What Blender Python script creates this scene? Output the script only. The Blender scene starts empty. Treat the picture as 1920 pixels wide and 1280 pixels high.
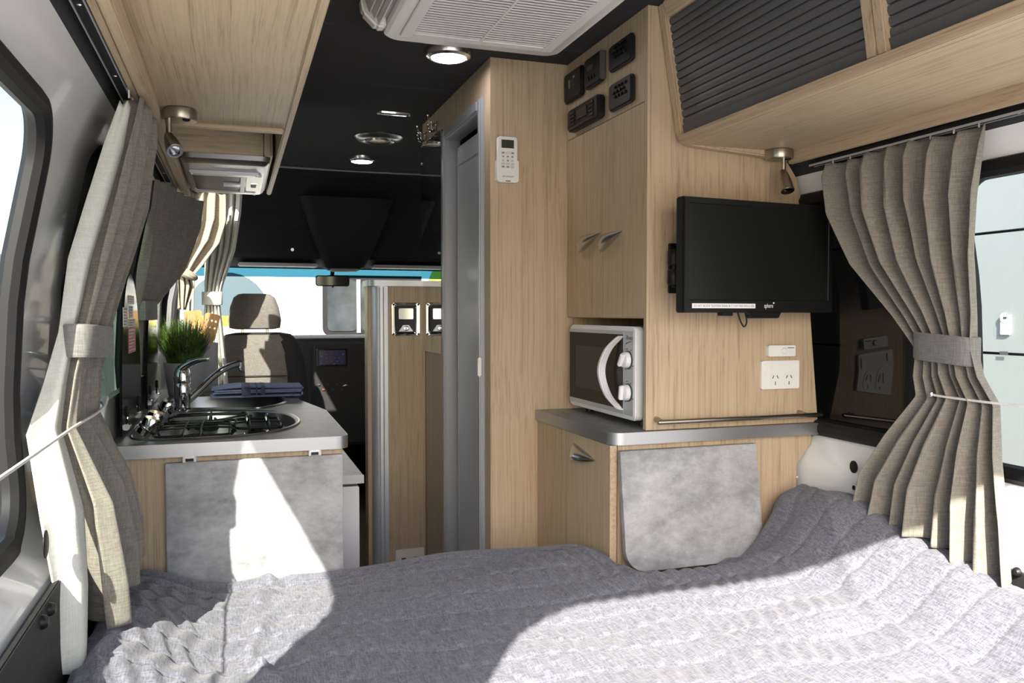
import bpy, bmesh, math, random
import numpy as np
from mathutils import Vector
random.seed(7); rng = np.random.default_rng(7)
R = math.radians
scene = bpy.context.scene
COL = scene.collection

# ------------------------------------------------------------------ camera
F_PX = 1540.0
PITCH = math.atan((640 - 588) / F_PX)
YAW = math.atan((960 - 440) / F_PX * math.cos(PITCH))
CAM = np.array([0.0, 0.0, 1.15])
cam_data = bpy.data.cameras.new('camera'); cam = bpy.data.objects.new('camera', cam_data)
COL.objects.link(cam); scene.camera = cam
cam.location = CAM; cam.rotation_euler = (R(90) - PITCH, 0, -YAW)
cam_data.sensor_width = 36; cam_data.lens = F_PX / 1920 * 36
cam_data.clip_start = 0.02; cam_data.clip_end = 500

# ------------------------------------------------------------------ light
SUN_DIR = Vector((0.525, 1.24, -1.0)).normalized()
world = bpy.data.worlds.new('sky'); scene.world = world; world.use_nodes = True
wn = world.node_tree.nodes; wl = world.node_tree.links
sky = wn.new('ShaderNodeTexSky'); sky.sky_type = 'NISHITA'; sky.sun_disc = False
sky.sun_elevation = math.asin(-SUN_DIR.z); sky.sun_rotation = math.atan2(-SUN_DIR.x, -SUN_DIR.y)
sky.air_density = 1.0; sky.dust_density = 2.5; sky.ozone_density = 1.0
wn['Background'].inputs['Strength'].default_value = 0.40
wl.new(sky.outputs['Color'], wn['Background'].inputs['Color'])
sun_data = bpy.data.lights.new('sun_offscreen', 'SUN'); sun = bpy.data.objects.new('sun_offscreen', sun_data); COL.objects.link(sun)
sun_data.energy = 12.0; sun_data.angle = R(0.53); sun_data.color = (1.0, 0.935, 0.81)
sun.rotation_euler = SUN_DIR.to_track_quat('-Z', 'Y').to_euler(); sun.location = (-4, -8, 7)
vs = scene.view_settings
vs.view_transform = 'Standard'; vs.look = 'None'; vs.exposure = 0.5; vs.gamma = 1.0; vs.use_curve_mapping = False

# ------------------------------------------------------------------ pixel -> place
def _basis():
    fw = np.array([math.sin(YAW) * math.cos(PITCH), math.cos(YAW) * math.cos(PITCH), -math.sin(PITCH)])
    rt = np.array([math.cos(YAW), -math.sin(YAW), 0.0]); return fw, rt, np.cross(rt, fw)
FW, RT, UP = _basis()
def on(px, py, X=None, Y=None, Z=None):
    """point of a photo pixel on the plane X=, Y= or Z= of the thing it belongs to"""
    r = FW + RT * (px - 960) / F_PX - UP * (py - 640) / F_PX
    t = (X - CAM[0]) / r[0] if X is not None else (Y - CAM[1]) / r[1] if Y is not None else (Z - CAM[2]) / r[2]
    return CAM + t * r

# ------------------------------------------------------------------ materials
def nodes_of(m):
    m.use_nodes = True; return m.node_tree.nodes, m.node_tree.links, m.node_tree.nodes['Principled BSDF']
def mat(name, col, rough=0.5, metal=0.0, coat=0.0, emit=None, es=0.0, spec=0.5, bump=0.0, bscale=300.0, var=0.0, vscale=8.0):
    m = bpy.data.materials.new(name); n, l, b = nodes_of(m)
    b.inputs['Base Color'].default_value = (*col, 1); b.inputs['Roughness'].default_value = rough
    b.inputs['Metallic'].default_value = metal; b.inputs['Coat Weight'].default_value = coat
    b.inputs['Specular IOR Level'].default_value = spec
    if emit: b.inputs['Emission Color'].default_value = (*emit, 1); b.inputs['Emission Strength'].default_value = es
    if bump or var:
        tc = n.new('ShaderNodeTexCoord')
    if bump:
        nz = n.new('ShaderNodeTexNoise'); nz.inputs['Scale'].default_value = bscale; nz.inputs['Detail'].default_value = 2
        bp = n.new('ShaderNodeBump'); bp.inputs['Strength'].default_value = bump; bp.inputs['Distance'].default_value = 0.002
        l.new(tc.outputs['Object'], nz.inputs['Vector']); l.new(nz.outputs['Fac'], bp.inputs['Height']); l.new(bp.outputs['Normal'], b.inputs['Normal'])
    if var:
        nv = n.new('ShaderNodeTexNoise'); nv.inputs['Scale'].default_value = vscale; nv.inputs['Detail'].default_value = 5
        cr = n.new('ShaderNodeValToRGB'); cr.color_ramp.elements[0].position = .3; cr.color_ramp.elements[1].position = .7
        cr.color_ramp.elements[0].color = (*[c * (1 - var) for c in col], 1); cr.color_ramp.elements[1].color = (*[min(1, c * (1 + var)) for c in col], 1)
        l.new(tc.outputs['Object'], nv.inputs['Vector']); l.new(nv.outputs['Fac'], cr.inputs['Fac']); l.new(cr.outputs['Color'], b.inputs['Base Color'])
    return m
def wood(name, axis='z', light=(.52, .405, .28), dark=(.33, .245, .16)):
    """oak laminate: fine straight grain along one axis"""
    m = bpy.data.materials.new(name); n, l, b = nodes_of(m)
    tc = n.new('ShaderNodeTexCoord'); mp = n.new('ShaderNodeMapping'); l.new(tc.outputs['Object'], mp.inputs['Vector'])
    s = {'x': (2.2, 130, 130), 'y': (130, 2.2, 130), 'z': (130, 130, 2.2)}[axis]; mp.inputs['Scale'].default_value = s
    wv = n.new('ShaderNodeTexNoise'); wv.inputs['Scale'].default_value = 2.2; wv.inputs['Detail'].default_value = 2
    l.new(tc.outputs['Object'], wv.inputs['Vector'])
    mix = n.new('ShaderNodeVectorMath'); mix.operation = 'MULTIPLY_ADD'; mix.inputs[1].default_value = (2.4, 2.4, 2.4)
    l.new(wv.outputs['Color'], mix.inputs[0]); l.new(mp.outputs['Vector'], mix.inputs[2])
    g1 = n.new('ShaderNodeTexNoise'); g1.inputs['Scale'].default_value = 1.0; g1.inputs['Detail'].default_value = 6; g1.inputs['Roughness'].default_value = .7
    l.new(mix.outputs[0], g1.inputs['Vector'])
    g2 = n.new('ShaderNodeTexNoise'); g2.inputs['Scale'].default_value = 3.4; g2.inputs['Detail'].default_value = 3
    l.new(mix.outputs[0], g2.inputs['Vector'])
    ad = n.new('ShaderNodeMath'); ad.operation = 'MULTIPLY_ADD'; ad.inputs[1].default_value = .45
    l.new(g2.outputs['Fac'], ad.inputs[0]); l.new(g1.outputs['Fac'], ad.inputs[2])
    cr = n.new('ShaderNodeValToRGB'); e = cr.color_ramp.elements; e[0].position = .53; e[0].color = (*dark, 1); e[1].position = .80; e[1].color = (*light, 1)
    x = cr.color_ramp.elements.new(.66); x.color = (*[(a * .66 + c * .34) for a, c in zip(light, dark)], 1)
    l.new(ad.outputs[0], cr.inputs['Fac']); l.new(cr.outputs['Color'], b.inputs['Base Color'])
    b.inputs['Roughness'].default_value = .48; b.inputs['Specular IOR Level'].default_value = .35
    bp = n.new('ShaderNodeBump'); bp.inputs['Strength'].default_value = .18; bp.inputs['Distance'].default_value = .001
    l.new(ad.outputs[0], bp.inputs['Height']); l.new(bp.outputs['Normal'], b.inputs['Normal'])
    return m
def laminate(name, lo, hi, rough=.42, scale=6.0):
    """stone look laminate: clouded grey with paler chalky flecks"""
    m = bpy.data.materials.new(name); n, l, b = nodes_of(m)
    tc = n.new('ShaderNodeTexCoord'); mp = n.new('ShaderNodeMapping'); mp.inputs['Scale'].default_value = (1, 1, 1.5); l.new(tc.outputs['Object'], mp.inputs['Vector'])
    a = n.new('ShaderNodeTexNoise'); a.inputs['Scale'].default_value = scale; a.inputs['Detail'].default_value = 9; a.inputs['Roughness'].default_value = .68
    c = n.new('ShaderNodeTexNoise'); c.inputs['Scale'].default_value = scale * 5; c.inputs['Detail'].default_value = 6; c.inputs['Roughness'].default_value = .75
    l.new(mp.outputs['Vector'], a.inputs['Vector']); l.new(mp.outputs['Vector'], c.inputs['Vector'])
    ad = n.new('ShaderNodeMath'); ad.operation = 'MULTIPLY_ADD'; ad.inputs[1].default_value = .45; l.new(c.outputs['Fac'], ad.inputs[0]); l.new(a.outputs['Fac'], ad.inputs[2])
    cr = n.new('ShaderNodeValToRGB'); e = cr.color_ramp.elements; e[0].position = .55; e[0].color = (*lo, 1); e[1].position = .92; e[1].color = (*hi, 1)
    l.new(ad.outputs[0], cr.inputs['Fac']); l.new(cr.outputs['Color'], b.inputs['Base Color']); b.inputs['Roughness'].default_value = rough
    return m
def cloth(name, lo, hi, scale=420.0, rough=.95, bump=.35, sheen=.15, flat=False):
    """woven cloth: crossed fine threads of two tones"""
    m = bpy.data.materials.new(name); n, l, b = nodes_of(m)
    tc = n.new('ShaderNodeTexCoord')
    outs = []
    for s in (((scale, scale * .10, scale * .5), (scale * .10, scale, scale * .5)) if flat else ((scale, scale, scale * .06), (scale * .06, scale * .06, scale))):
        mp = n.new('ShaderNodeMapping'); mp.inputs['Scale'].default_value = s; l.new(tc.outputs['Object'], mp.inputs['Vector'])
        z = n.new('ShaderNodeTexNoise'); z.inputs['Scale'].default_value = 1; z.inputs['Detail'].default_value = 2; l.new(mp.outputs['Vector'], z.inputs['Vector']); outs.append(z)
    ad = n.new('ShaderNodeMath'); ad.operation = 'ADD'; l.new(outs[0].outputs['Fac'], ad.inputs[0]); l.new(outs[1].outputs['Fac'], ad.inputs[1])
    cr = n.new('ShaderNodeValToRGB'); e = cr.color_ramp.elements; e[0].position = .7; e[1].position = 1.3
    hf = n.new('ShaderNodeMath'); hf.operation = 'MULTIPLY'; hf.inputs[1].default_value = .5; l.new(ad.outputs[0], hf.inputs[0])
    e[0].position = .36; e[1].position = .64; e[0].color = (*lo, 1); e[1].color = (*hi, 1)
    l.new(hf.outputs[0], cr.inputs['Fac']); l.new(cr.outputs['Color'], b.inputs['Base Color'])
    b.inputs['Roughness'].default_value = rough; b.inputs['Sheen Weight'].default_value = sheen; b.inputs['Specular IOR Level'].default_value = .15
    bp = n.new('ShaderNodeBump'); bp.inputs['Strength'].default_value = bump; bp.inputs['Distance'].default_value = .0015
    l.new(hf.outputs[0], bp.inputs['Height']); l.new(bp.outputs['Normal'], b.inputs['Normal'])
    return m
def glass(name, tint, rough=.0, ior=1.5):
    m = bpy.data.materials.new(name); m.use_nodes = True; n = m.node_tree.nodes; l = m.node_tree.links
    n.remove(n['Principled BSDF']); o = n['Material Output']
    t = n.new('ShaderNodeBsdfTransparent'); t.inputs['Color'].default_value = (*tint, 1)
    g = n.new('ShaderNodeBsdfGlossy'); g.inputs['Roughness'].default_value = rough
    lw = n.new('ShaderNodeLayerWeight'); lw.inputs['Blend'].default_value = .5            # same from both sides of the pane
    pw = n.new('ShaderNodeMath'); pw.operation = 'POWER'; pw.inputs[1].default_value = 5.0; l.new(lw.outputs['Facing'], pw.inputs[0])
    fr = n.new('ShaderNodeMath'); fr.operation = 'MULTIPLY_ADD'; fr.inputs[1].default_value = .92; fr.inputs[2].default_value = .05; l.new(pw.outputs[0], fr.inputs[0])
    mx = n.new('ShaderNodeMixShader'); l.new(fr.outputs[0], mx.inputs[0]); l.new(t.outputs[0], mx.inputs[1]); l.new(g.outputs[0], mx.inputs[2]); l.new(mx.outputs[0], o.inputs['Surface'])
    return m

M = dict(
    hoodsteel=mat('hood_steel', (.33, .33, .33), .36, 1.0), trimgrey=mat('meter_trim', (.16, .16, .165), .4, .6),
    ovenglass=mat('oven_glass', (.007, .007, .007), .22, spec=.2),
    lidglass=mat('black_lid_glass', (.006, .006, .007), .12, spec=.08),
    wood=wood('oak_vertical', 'z'), woodx=wood('oak_cross', 'x'), woody=wood('oak_lengthwise', 'y'),
                stone=laminate('stone_grey_laminate', (.195, .20, .213), (.465, .47, .495)),
    worktop=laminate('worktop_laminate', (.135, .14, .135), (.27, .275, .26), .38, 9),
    alu=mat('brushed_aluminium', (.60, .62, .66), .45, .65, bump=.05, bscale=90),
    alu_bright=mat('aluminium_edge', (.43, .44, .47), .38, .9),
    steel=mat('stainless_steel', (.31, .31, .31), .28, 1.0),
    chrome=mat('chrome', (.82, .83, .85), .06, 1.0),
    bronze=mat('brushed_bronze_nickel', (.43, .385, .33), .3, 1.0),
    nickel=mat('satin_nickel', (.55, .55, .56), .24, 1.0),
    headliner=mat('dark_headliner_cloth', (.052, .052, .055), .95, spec=.1, bump=.25, bscale=600),
    cabblack=mat('cab_trim_black', (.014, .014, .016), .8, spec=.2, bump=.15, bscale=500),
    dash=mat('dashboard_plastic', (.020, .020, .021), .6, bump=.15, bscale=500),
    piping=mat('grey_piping', (.30, .30, .31), .6),
    paint=mat('white_van_paint', (.86, .87, .88), .18, coat=.6),
    rubber=mat('black_rubber', (.010, .010, .011), .55, spec=.25),
    carpet=mat('charcoal_carpet', (.030, .031, .034), 1.0, spec=.05, bump=.6, bscale=900, var=.25, vscale=220),
    blackboard=mat('black_side_board', (.018, .018, .019), .7, bump=.3, bscale=400, var=.3, vscale=40),
    black=mat('black_plastic', (.008, .008, .009), .45, spec=.35),
    blackgloss=mat('black_gloss', (.008, .008, .009), .12),
    screen=mat('tv_screen', (.010, .011, .009), .32, spec=.4),
    white=mat('white_plastic', (.80, .79, .77), .38),
    acwhite=mat('warm_white_plastic', (.84, .82, .79), .42),
    silver=mat('microwave_silver', (.53, .57, .62), .35, .25),
    mwwhite=mat('microwave_white', (.82, .82, .87), .3),
    greyprint=mat('dark_print', (.06, .06, .065), .6),
    whiteprint=mat('white_print', (.85, .85, .85), .6),
    redprint=mat('red_sticker', (.42, .055, .045), .5),
    paper=mat('sticker_paper', (.62, .60, .57), .6),
    tambour=mat('tambour_slat_grey', (.115, .115, .122), .42, .25, bump=.1, bscale=700),
    curtain=cloth('curtain_cloth', (.158, .147, .126), (.262, .246, .215), 620),
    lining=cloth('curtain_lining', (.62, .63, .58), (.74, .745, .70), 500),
    taupe=cloth('taupe_curtain_cloth', (.20, .17, .14), (.33, .29, .24)),
    band=cloth('tieback_cloth', (.135, .133, .130), (.225, .222, .216), 620),
    duvet=cloth('grey_blue_linen', (.085, .088, .115), (.210, .213, .255), 420, bump=.5, flat=True),
    seat=cloth('seat_cloth', (.105, .095, .088), (.175, .162, .152), 700),
    seatblack=mat('seat_side_cloth', (.012, .012, .014), .9),
    towel=cloth('blue_towel', (.135, .150, .30), (.21, .23, .42), 600, bump=.7, flat=True),
    toweldark=cloth('towel_dark_stripe', (.045, .05, .10), (.085, .09, .16), 600),
    bamboo=wood('bamboo', 'z', (.36, .20, .075), (.22, .115, .045)),
    leaf=mat('grass_leaf', (.055, .105, .012), .5, var=.7, vscale=30),
    potgrey=mat('pale_grey_pot', (.36, .36, .38), .5),
    mirror=mat('mirror_glass', (.75, .78, .80), .01, 1.0),
    doorgrey=mat('satin_grey_door', (.47, .49, .53), .30, .1),
    framegrey=mat('grey_door_frame', (.42, .435, .465), .36, .35),
    cord=mat('white_elastic_cord', (.74, .72, .68), .6),
    led=mat('led_cluster', (1, 1, 1), .4, emit=(1, .97, 1), es=22),
    radio=mat('radio_display', (.01, .01, .012), .2, emit=(.06, .05, .14), es=.12),
    clear=glass('clear_glass', (.92, .95, .93)), tint=glass('privacy_glass', (.06, .085, .07)), dark=glass('dark_privacy_glass', (.003, .003, .003)),
    pale=glass('pale_green_glass', (.80, .87, .87)), shade=glass('blue_shade_band', (.02, .085, .125)), smoke=glass('smoked_lid_glass', (.05, .055, .06)),
    vinyl=wood('floor_vinyl', 'y', (.22, .16, .11), (.11, .08, .055)),
    ground=mat('pale_concrete', (.55, .54, .52), .9, var=.10, vscale=1.5),
    wallpanel=mat('pale_green_cladding', (.26, .278, .28), .6, var=.03, vscale=1.2),
    truckwhite=mat('truck_white', (.86, .86, .86), .4),
    truckblue=mat('truck_slate_blue', (.045, .075, .095), .5), truckyellow=mat('truck_yellow', (.42, .36, .02), .5),
    wincolor=mat('truck_window', (.035, .04, .045), .12, var=.4, vscale=5),
    hedge=mat('hedge_leaf', (.08, .13, .035), .7, var=.5, vscale=12),
    shedwall=mat('pale_render', (.30, .33, .30), .8, var=.05, vscale=3),
    carblue=mat('blue_paint', (.12, .32, .48), .3, coat=.5),
)

# ------------------------------------------------------------------ mesh building
def wloc(o):
    v = Vector((0, 0, 0))
    while o is not None: v += o.location; o = o.parent
    return v
class MB:
    def __init__(s, xf=None): s.v = []; s.f = []; s.xf = xf
    def _a(s, vs, fs):
        k = len(s.v); s.v += [tuple(s.xf(p)) if s.xf else tuple(map(float, p)) for p in vs]; s.f += [tuple(i + k for i in f) for f in fs]; return s
    def box(s, x0, x1, y0, y1, z0, z1):
        x0, x1 = sorted((x0, x1)); y0, y1 = sorted((y0, y1)); z0, z1 = sorted((z0, z1))
        return s._a([(x0, y0, z0), (x1, y0, z0), (x1, y1, z0), (x0, y1, z0), (x0, y0, z1), (x1, y0, z1), (x1, y1, z1), (x0, y1, z1)],
                    [(3, 2, 1, 0), (4, 5, 6, 7), (0, 1, 5, 4), (1, 2, 6, 5), (2, 3, 7, 6), (3, 0, 4, 7)])
    def prism(s, pts, axis, a, b):
        P = {'x': lambda p, t: (t, p[0], p[1]), 'y': lambda p, t: (p[0], t, p[1]), 'z': lambda p, t: (p[0], p[1], t)}[axis]; n = len(pts)
        return s._a([P(p, a) for p in pts] + [P(p, b) for p in pts],
                    [tuple(range(n))[::-1], tuple(range(n, 2 * n))] + [(i, (i + 1) % n, n + (i + 1) % n, n + i) for i in range(n)])
    def rings(s, rs, closed=False, caps=True):
        n = len(rs[0]); vs = [p for r in rs for p in r]; fs = []
        for k in range(len(rs) - 1 + (1 if closed else 0)):
            a = k * n; b = ((k + 1) % len(rs)) * n
            fs += [(a + i, a + (i + 1) % n, b + (i + 1) % n, b + i) for i in range(n)]
        if caps and not closed: fs += [tuple(range(n))[::-1], tuple(range((len(rs) - 1) * n, len(rs) * n))]
        return s._a(vs, fs)
    def tube(s, path, r, n=10, closed=False, caps=True):
        P = [Vector(p) for p in path]; rs = []; m = len(P); up = None
        for i, p in enumerate(P):
            a = P[(i - 1) % m] if closed or i else P[i]; b = P[(i + 1) % m] if closed or i < m - 1 else P[i]
            t = (b - a).normalized()
            if up is None: up = Vector((0, 0, 1)) if abs(t.z) < .9 else Vector((1, 0, 0))
            u = (up - t * up.dot(t)).normalized(); w = t.cross(u); up = u
            rr = r[i] if isinstance(r, (list, tuple)) else r
            rs.append([p + (u * math.cos(2 * math.pi * k / n) + w * math.sin(2 * math.pi * k / n)) * rr for k in range(n)])
        return s.rings(rs, closed, caps)
    def cyl(s, p0, p1, r0, r1=None, n=20): return s.tube([p0, p1], [r0, r0 if r1 is None else r1], n)
    def lathe(s, prof, c, axis='z', n=28):
        rs = []
        for r, h in prof:
            ring = []
            for k in range(n):
                a = 2 * math.pi * k / n; u, w = r * math.cos(a), r * math.sin(a)
                ring.append({'z': (c[0] + u, c[1] + w, c[2] + h), 'y': (c[0] + u, c[1] + h, c[2] - w), 'x': (c[0] + h, c[1] + u, c[2] + w)}[axis])
            rs.append(ring)
        return s.rings(rs)
    def stack(s, secs, n=6, e=None):
        """rounded-rectangle sections (z, cx, cy, half x, half y, radius)"""
        rs = []
        for z, cx, cy, hx, hy, r in secs:
            rs.append([(cx + x, cy + y, z) for x, y in rrect(-hx, hx, -hy, hy, min(r, hx * .99, hy * .99), n)])
        return s.rings(rs)
    def grid(s, P):
        h, w = len(P), len(P[0])
        return s._a([p for r in P for p in r], [(i * w + j, i * w + j + 1, (i + 1) * w + j + 1, (i + 1) * w + j) for i in range(h - 1) for j in range(w - 1)])
    def build(s, name, m, parent=None, smooth=True, bevel=0.0, seg=2, ang=35):
        me = bpy.data.meshes.new(name); o = wloc(parent) if parent else Vector((0, 0, 0))
        V = [(p[0] - o.x, p[1] - o.y, p[2] - o.z) for p in s.v]
        me.from_pydata(V, [], s.f)
        bm = bmesh.new(); bm.from_mesh(me)
        if bevel:
            bmesh.ops.recalc_face_normals(bm, faces=bm.faces)
            ed = [e for e in bm.edges if len(e.link_faces) == 2 and e.calc_face_angle(0) > R(30)]
            bmesh.ops.bevel(bm, geom=ed, offset=bevel, segments=seg, affect='EDGES', clamp_overlap=True)
        bmesh.ops.recalc_face_normals(bm, faces=bm.faces)
        bm.to_mesh(me); bm.free()
        if smooth:
            me.polygons.foreach_set('use_smooth', [True] * len(me.polygons)); me.set_sharp_from_angle(angle=R(ang))
        me.materials.append(M[m] if isinstance(m, str) else m)
        ob = bpy.data.objects.new(name, me); COL.objects.link(ob)
        if parent: ob.parent = parent
        return ob
def rrect(x0, x1, y0, y1, r, n=6):
    out = []
    for cx, cy, a in ((x1 - r, y0 + r, -90), (x1 - r, y1 - r, 0), (x0 + r, y1 - r, 90), (x0 + r, y0 + r, 180)):
        out += [(cx + r * math.cos(R(a + 90 * k / n)), cy + r * math.sin(R(a + 90 * k / n))) for k in range(n + 1)]
    return out
def tag(o, label, cat, group=None):
    o['label'] = label; o['category'] = cat
    if group: o['group'] = group
    return o
def thing(name, label, cat, loc, group=None):
    o = bpy.data.objects.new(name, None); COL.objects.link(o); o.location = loc; o.empty_display_size = .05
    return tag(o, label, cat, group)
def struct(o, label=None):
    o['kind'] = 'structure'
    if label: o['label'] = label
    return o
def copy_tree(o, parent=None, d=(0, 0, 0)):
    c = o.copy(); COL.objects.link(c); c.parent = parent
    if parent is None: c.location = o.location + Vector(d)
    for ch in o.children: copy_tree(ch, c)
    return c
def text(name, s, size, origin, u, v, m, parent, width=None, shear=0.0):
    cu = bpy.data.curves.new(name, 'FONT'); cu.body = s; cu.size = size; cu.shear = shear; cu.resolution_u = 3
    t = bpy.data.objects.new(name, cu); COL.objects.link(t); bpy.context.view_layer.update()
    dg = bpy.context.evaluated_depsgraph_get(); me = bpy.data.meshes.new_from_object(t.evaluated_get(dg))
    bpy.data.objects.remove(t); bpy.data.curves.remove(cu)
    u, v, origin = Vector(u).normalized(), Vector(v).normalized(), Vector(origin)
    xs = [q.co.x for q in me.vertices]; k = width / (max(xs) - min(xs)) if width and xs else 1.0
    o = wloc(parent); mn = min(xs) if xs else 0
    for q in me.vertices: q.co = origin + u * ((q.co.x - mn) * k) + v * q.co.y - o
    me.materials.clear(); me.materials.append(M[m]); me.name = name
    ob = bpy.data.objects.new(name, me); COL.objects.link(ob); ob.parent = parent
    return ob
def ip(x, pts):
    return float(np.interp(x, [p[0] for p in pts], [p[1] for p in pts]))
def smooth_path(pts, n=8):
    """Catmull-Rom through the points"""
    P = [Vector(p) for p in pts]; out = []
    for i in range(len(P) - 1):
        a, b, c, d = P[max(i - 1, 0)], P[i], P[i + 1], P[min(i + 2, len(P) - 1)]
        for k in range(n):
            t = k / n; out.append(.5 * ((2 * b) + (c - a) * t + (2 * a - 5 * b + 4 * c - d) * t * t + (3 * b - a - 3 * c + d) * t ** 3))
    return out + [P[-1]]

# ================================================================== THE VAN SHELL
CXV = 0.612                                   # centre line of the van
PROF = [(0, 1.485), (.74, 1.485), (.765, 1.50), (.82, 1.54), (1.0, 1.552), (1.2, 1.54), (1.45, 1.49), (1.55, 1.455), (1.7, 1.37), (1.85, 1.22), (1.93, 1.04)]
def xr(z): return ip(z, PROF)
def xl(z): return 2 * CXV - xr(z)
def in_rr(y, z, h):
    y0, y1, z0, z1, r = h
    if not (y0 < y < y1 and z0 < z < z1): return False
    dy = max(y0 + r - y, 0, y - (y1 - r)); dz = max(z0 + r - z, 0, z - (z1 - r))
    return dy * dy + dz * dz < r * r
H_REAR = (.58, 1.395, .815, 1.45, .085)
H_KIT = (1.80, 2.72, .865, 1.475, .07)
H_DOOR = (2.98, 3.52, 1.12, 1.78, .05)
H_CAB = (4.12, 4.95, 1.0, 1.56, .07)
H_DARK = (1.56, 2.40, .835, 1.455, .05)
def side_wall(side, z0, z1, holes, off=0.0, cell=.015):
    X = xl if side < 0 else xr; m = MB(); ys = np.arange(.10, 5.31, cell); zs = np.linspace(z0, z1, max(2, int(round((z1 - z0) / cell)) + 1))
    idx = {}
    def vid(i, j):
        if (i, j) not in idx: idx[(i, j)] = len(m.v); m.v.append((X(zs[j]) - side * off, ys[i], zs[j]))
        return idx[(i, j)]
    for i in range(len(ys) - 1):
        for j in range(len(zs) - 1):
            yc, zc = (ys[i] + ys[i + 1]) / 2, (zs[j] + zs[j + 1]) / 2
            if any(in_rr(yc, zc, h) for h in holes): continue
            m.f.append((vid(i, j), vid(i + 1, j), vid(i + 1, j + 1), vid(i, j + 1)))
    return m
LH = [H_REAR, H_KIT, H_DOOR, H_CAB]; RH = [H_REAR, H_DARK, H_CAB]
wall_left = struct(side_wall(-1, 0, 1.56, LH).build('wall_left', 'paint', ang=60), 'white painted metal side of the van behind the kitchen')
wall_right = struct(side_wall(1, 0, 1.525, RH).build('wall_right', 'paint', ang=60), 'white painted metal side of the van behind the television panel')
struct(side_wall(-1, 1.56, 1.93, LH, cell=.02).build('trim_1', 'headliner', ang=60), 'charcoal cloth trim above the kitchen side windows')
struct(side_wall(1, 1.525, 1.93, [H_CAB], cell=.02).build('trim_2', 'headliner', ang=60), 'charcoal cloth trim above the television side windows')
# black boards along the mattress, with their bolts
b = MB().box(-.262, -.250, .12, 2.03, .06, .755).build('trim_3', 'blackboard', bevel=.002); struct(b, 'black board beside the bed under the white pillar')
for px, py in ((92, 1142), (78, 1166)):
    p = on(px, py, X=-.25); MB().lathe([(.0005, .009), (.006, .0085), (.009, .005), (.010, 0)], p, 'x', 14).build('bolt', 'black', b)
b = MB().box(1.472, 1.486, .12, 1.87, .06, .635).build('trim_4', 'blackboard', bevel=.002); struct(b, 'black board beside the bed under the white ledge')
p = on(1908, 1072, X=1.472); MB().lathe([(.010, 0), (.009, -.005), (.006, -.0085), (.0005, -.009)], p, 'x', 14).build('bolt', 'black', b)
# flat black discs painting the dark inside of holes in the white metal
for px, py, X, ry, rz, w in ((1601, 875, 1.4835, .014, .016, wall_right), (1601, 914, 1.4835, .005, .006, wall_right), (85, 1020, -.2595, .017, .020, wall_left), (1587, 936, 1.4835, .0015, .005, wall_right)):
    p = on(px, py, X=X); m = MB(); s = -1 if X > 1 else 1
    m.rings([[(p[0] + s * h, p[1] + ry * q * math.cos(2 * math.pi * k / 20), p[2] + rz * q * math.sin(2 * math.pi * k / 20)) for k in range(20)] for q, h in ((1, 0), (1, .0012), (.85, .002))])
    m.build('hole_disc', 'rubber', w)

def gasket_path(h, side, off=.0, n=10, grow=0.0):
    X = xl if side < 0 else xr; y0, y1, z0, z1, r = h
    P = rrect(y0 - grow, y1 + grow, z0 - grow, z1 + grow, r + grow, n); out = []
    for i, p in enumerate(P):
        q = P[(i + 1) % len(P)]; L = math.hypot(q[0] - p[0], q[1] - p[1]); k = max(1, int(L / .06))
        for t in range(k): out.append((p[0] + (q[0] - p[0]) * t / k, p[1] + (q[1] - p[1]) * t / k))
    return [(X(z) - side * off, y, z) for y, z in out]
def window(name, h, side, pane, label, seal=.019):
    m = MB().tube(gasket_path(h, side, .002), seal, 10, True); g = m.build(name, 'rubber'); struct(g, label)
    X = xl if side < 0 else xr; y0, y1, z0, z1, r = h
    MB().grid([[(X(z) + side * .012, y, z) for y in np.linspace(y0, y1, 4)] for z in np.linspace(z0, z1, 24)]).build('pane', pane, g)
    return g
window('window_1', H_REAR, -1, 'clear', 'clear side window with thick black rubber seal beside the bed')
window('window_2', H_KIT, -1, 'tint', 'dark tinted window behind the kitchen curtain')
window('window_8', H_DOOR, -1, 'clear', 'tall clear window of the sliding door behind the taupe curtain')
window('window_3', H_CAB, -1, 'clear', 'clear window of the passenger cab door')
window('window_4', H_REAR, 1, 'pale', 'pale green side window looking onto the clad building', .021)
w5 = window('window_5', H_DARK, 1, 'dark', 'black privacy glass window reflecting the power socket', .024)
window('window_6', H_CAB, 1, 'clear', 'clear window of the driver cab door')
# rear opening: body frame with rounded corners around the open back doors
def opening():
    L = [(-.235, .42), (-.225, .7), (-.19, 1.1), (-.135, 1.40), (-.095, 1.56)]
    c = []
    x0, z0, rr = -.085, 1.735, .17
    for k in range(9):
        a = R(180 - 10 - 80 * k / 8); c.append((x0 + rr + rr * math.cos(a), z0 - rr + rr * math.sin(a)))
    left = L + c; return left + [(2 * CXV - x, z) for x, z in reversed(left)]
inn = opening(); out = []
for x, z in inn: out.append((CXV + (x - CXV) * 1.30, 1.1 + (z - 1.1) * (1.35 if z > 1.1 else 1.75)))
m = MB(); m.rings([[(x, .10, z) for x, z in inn], [(x, .13, z) for x, z in inn], [(x, .13, z) for x, z in out], [(x, .10, z) for x, z in out]], closed=True)
struct(m.build('wall_rear', 'paint'), 'white metal frame of the open back doors')
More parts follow.
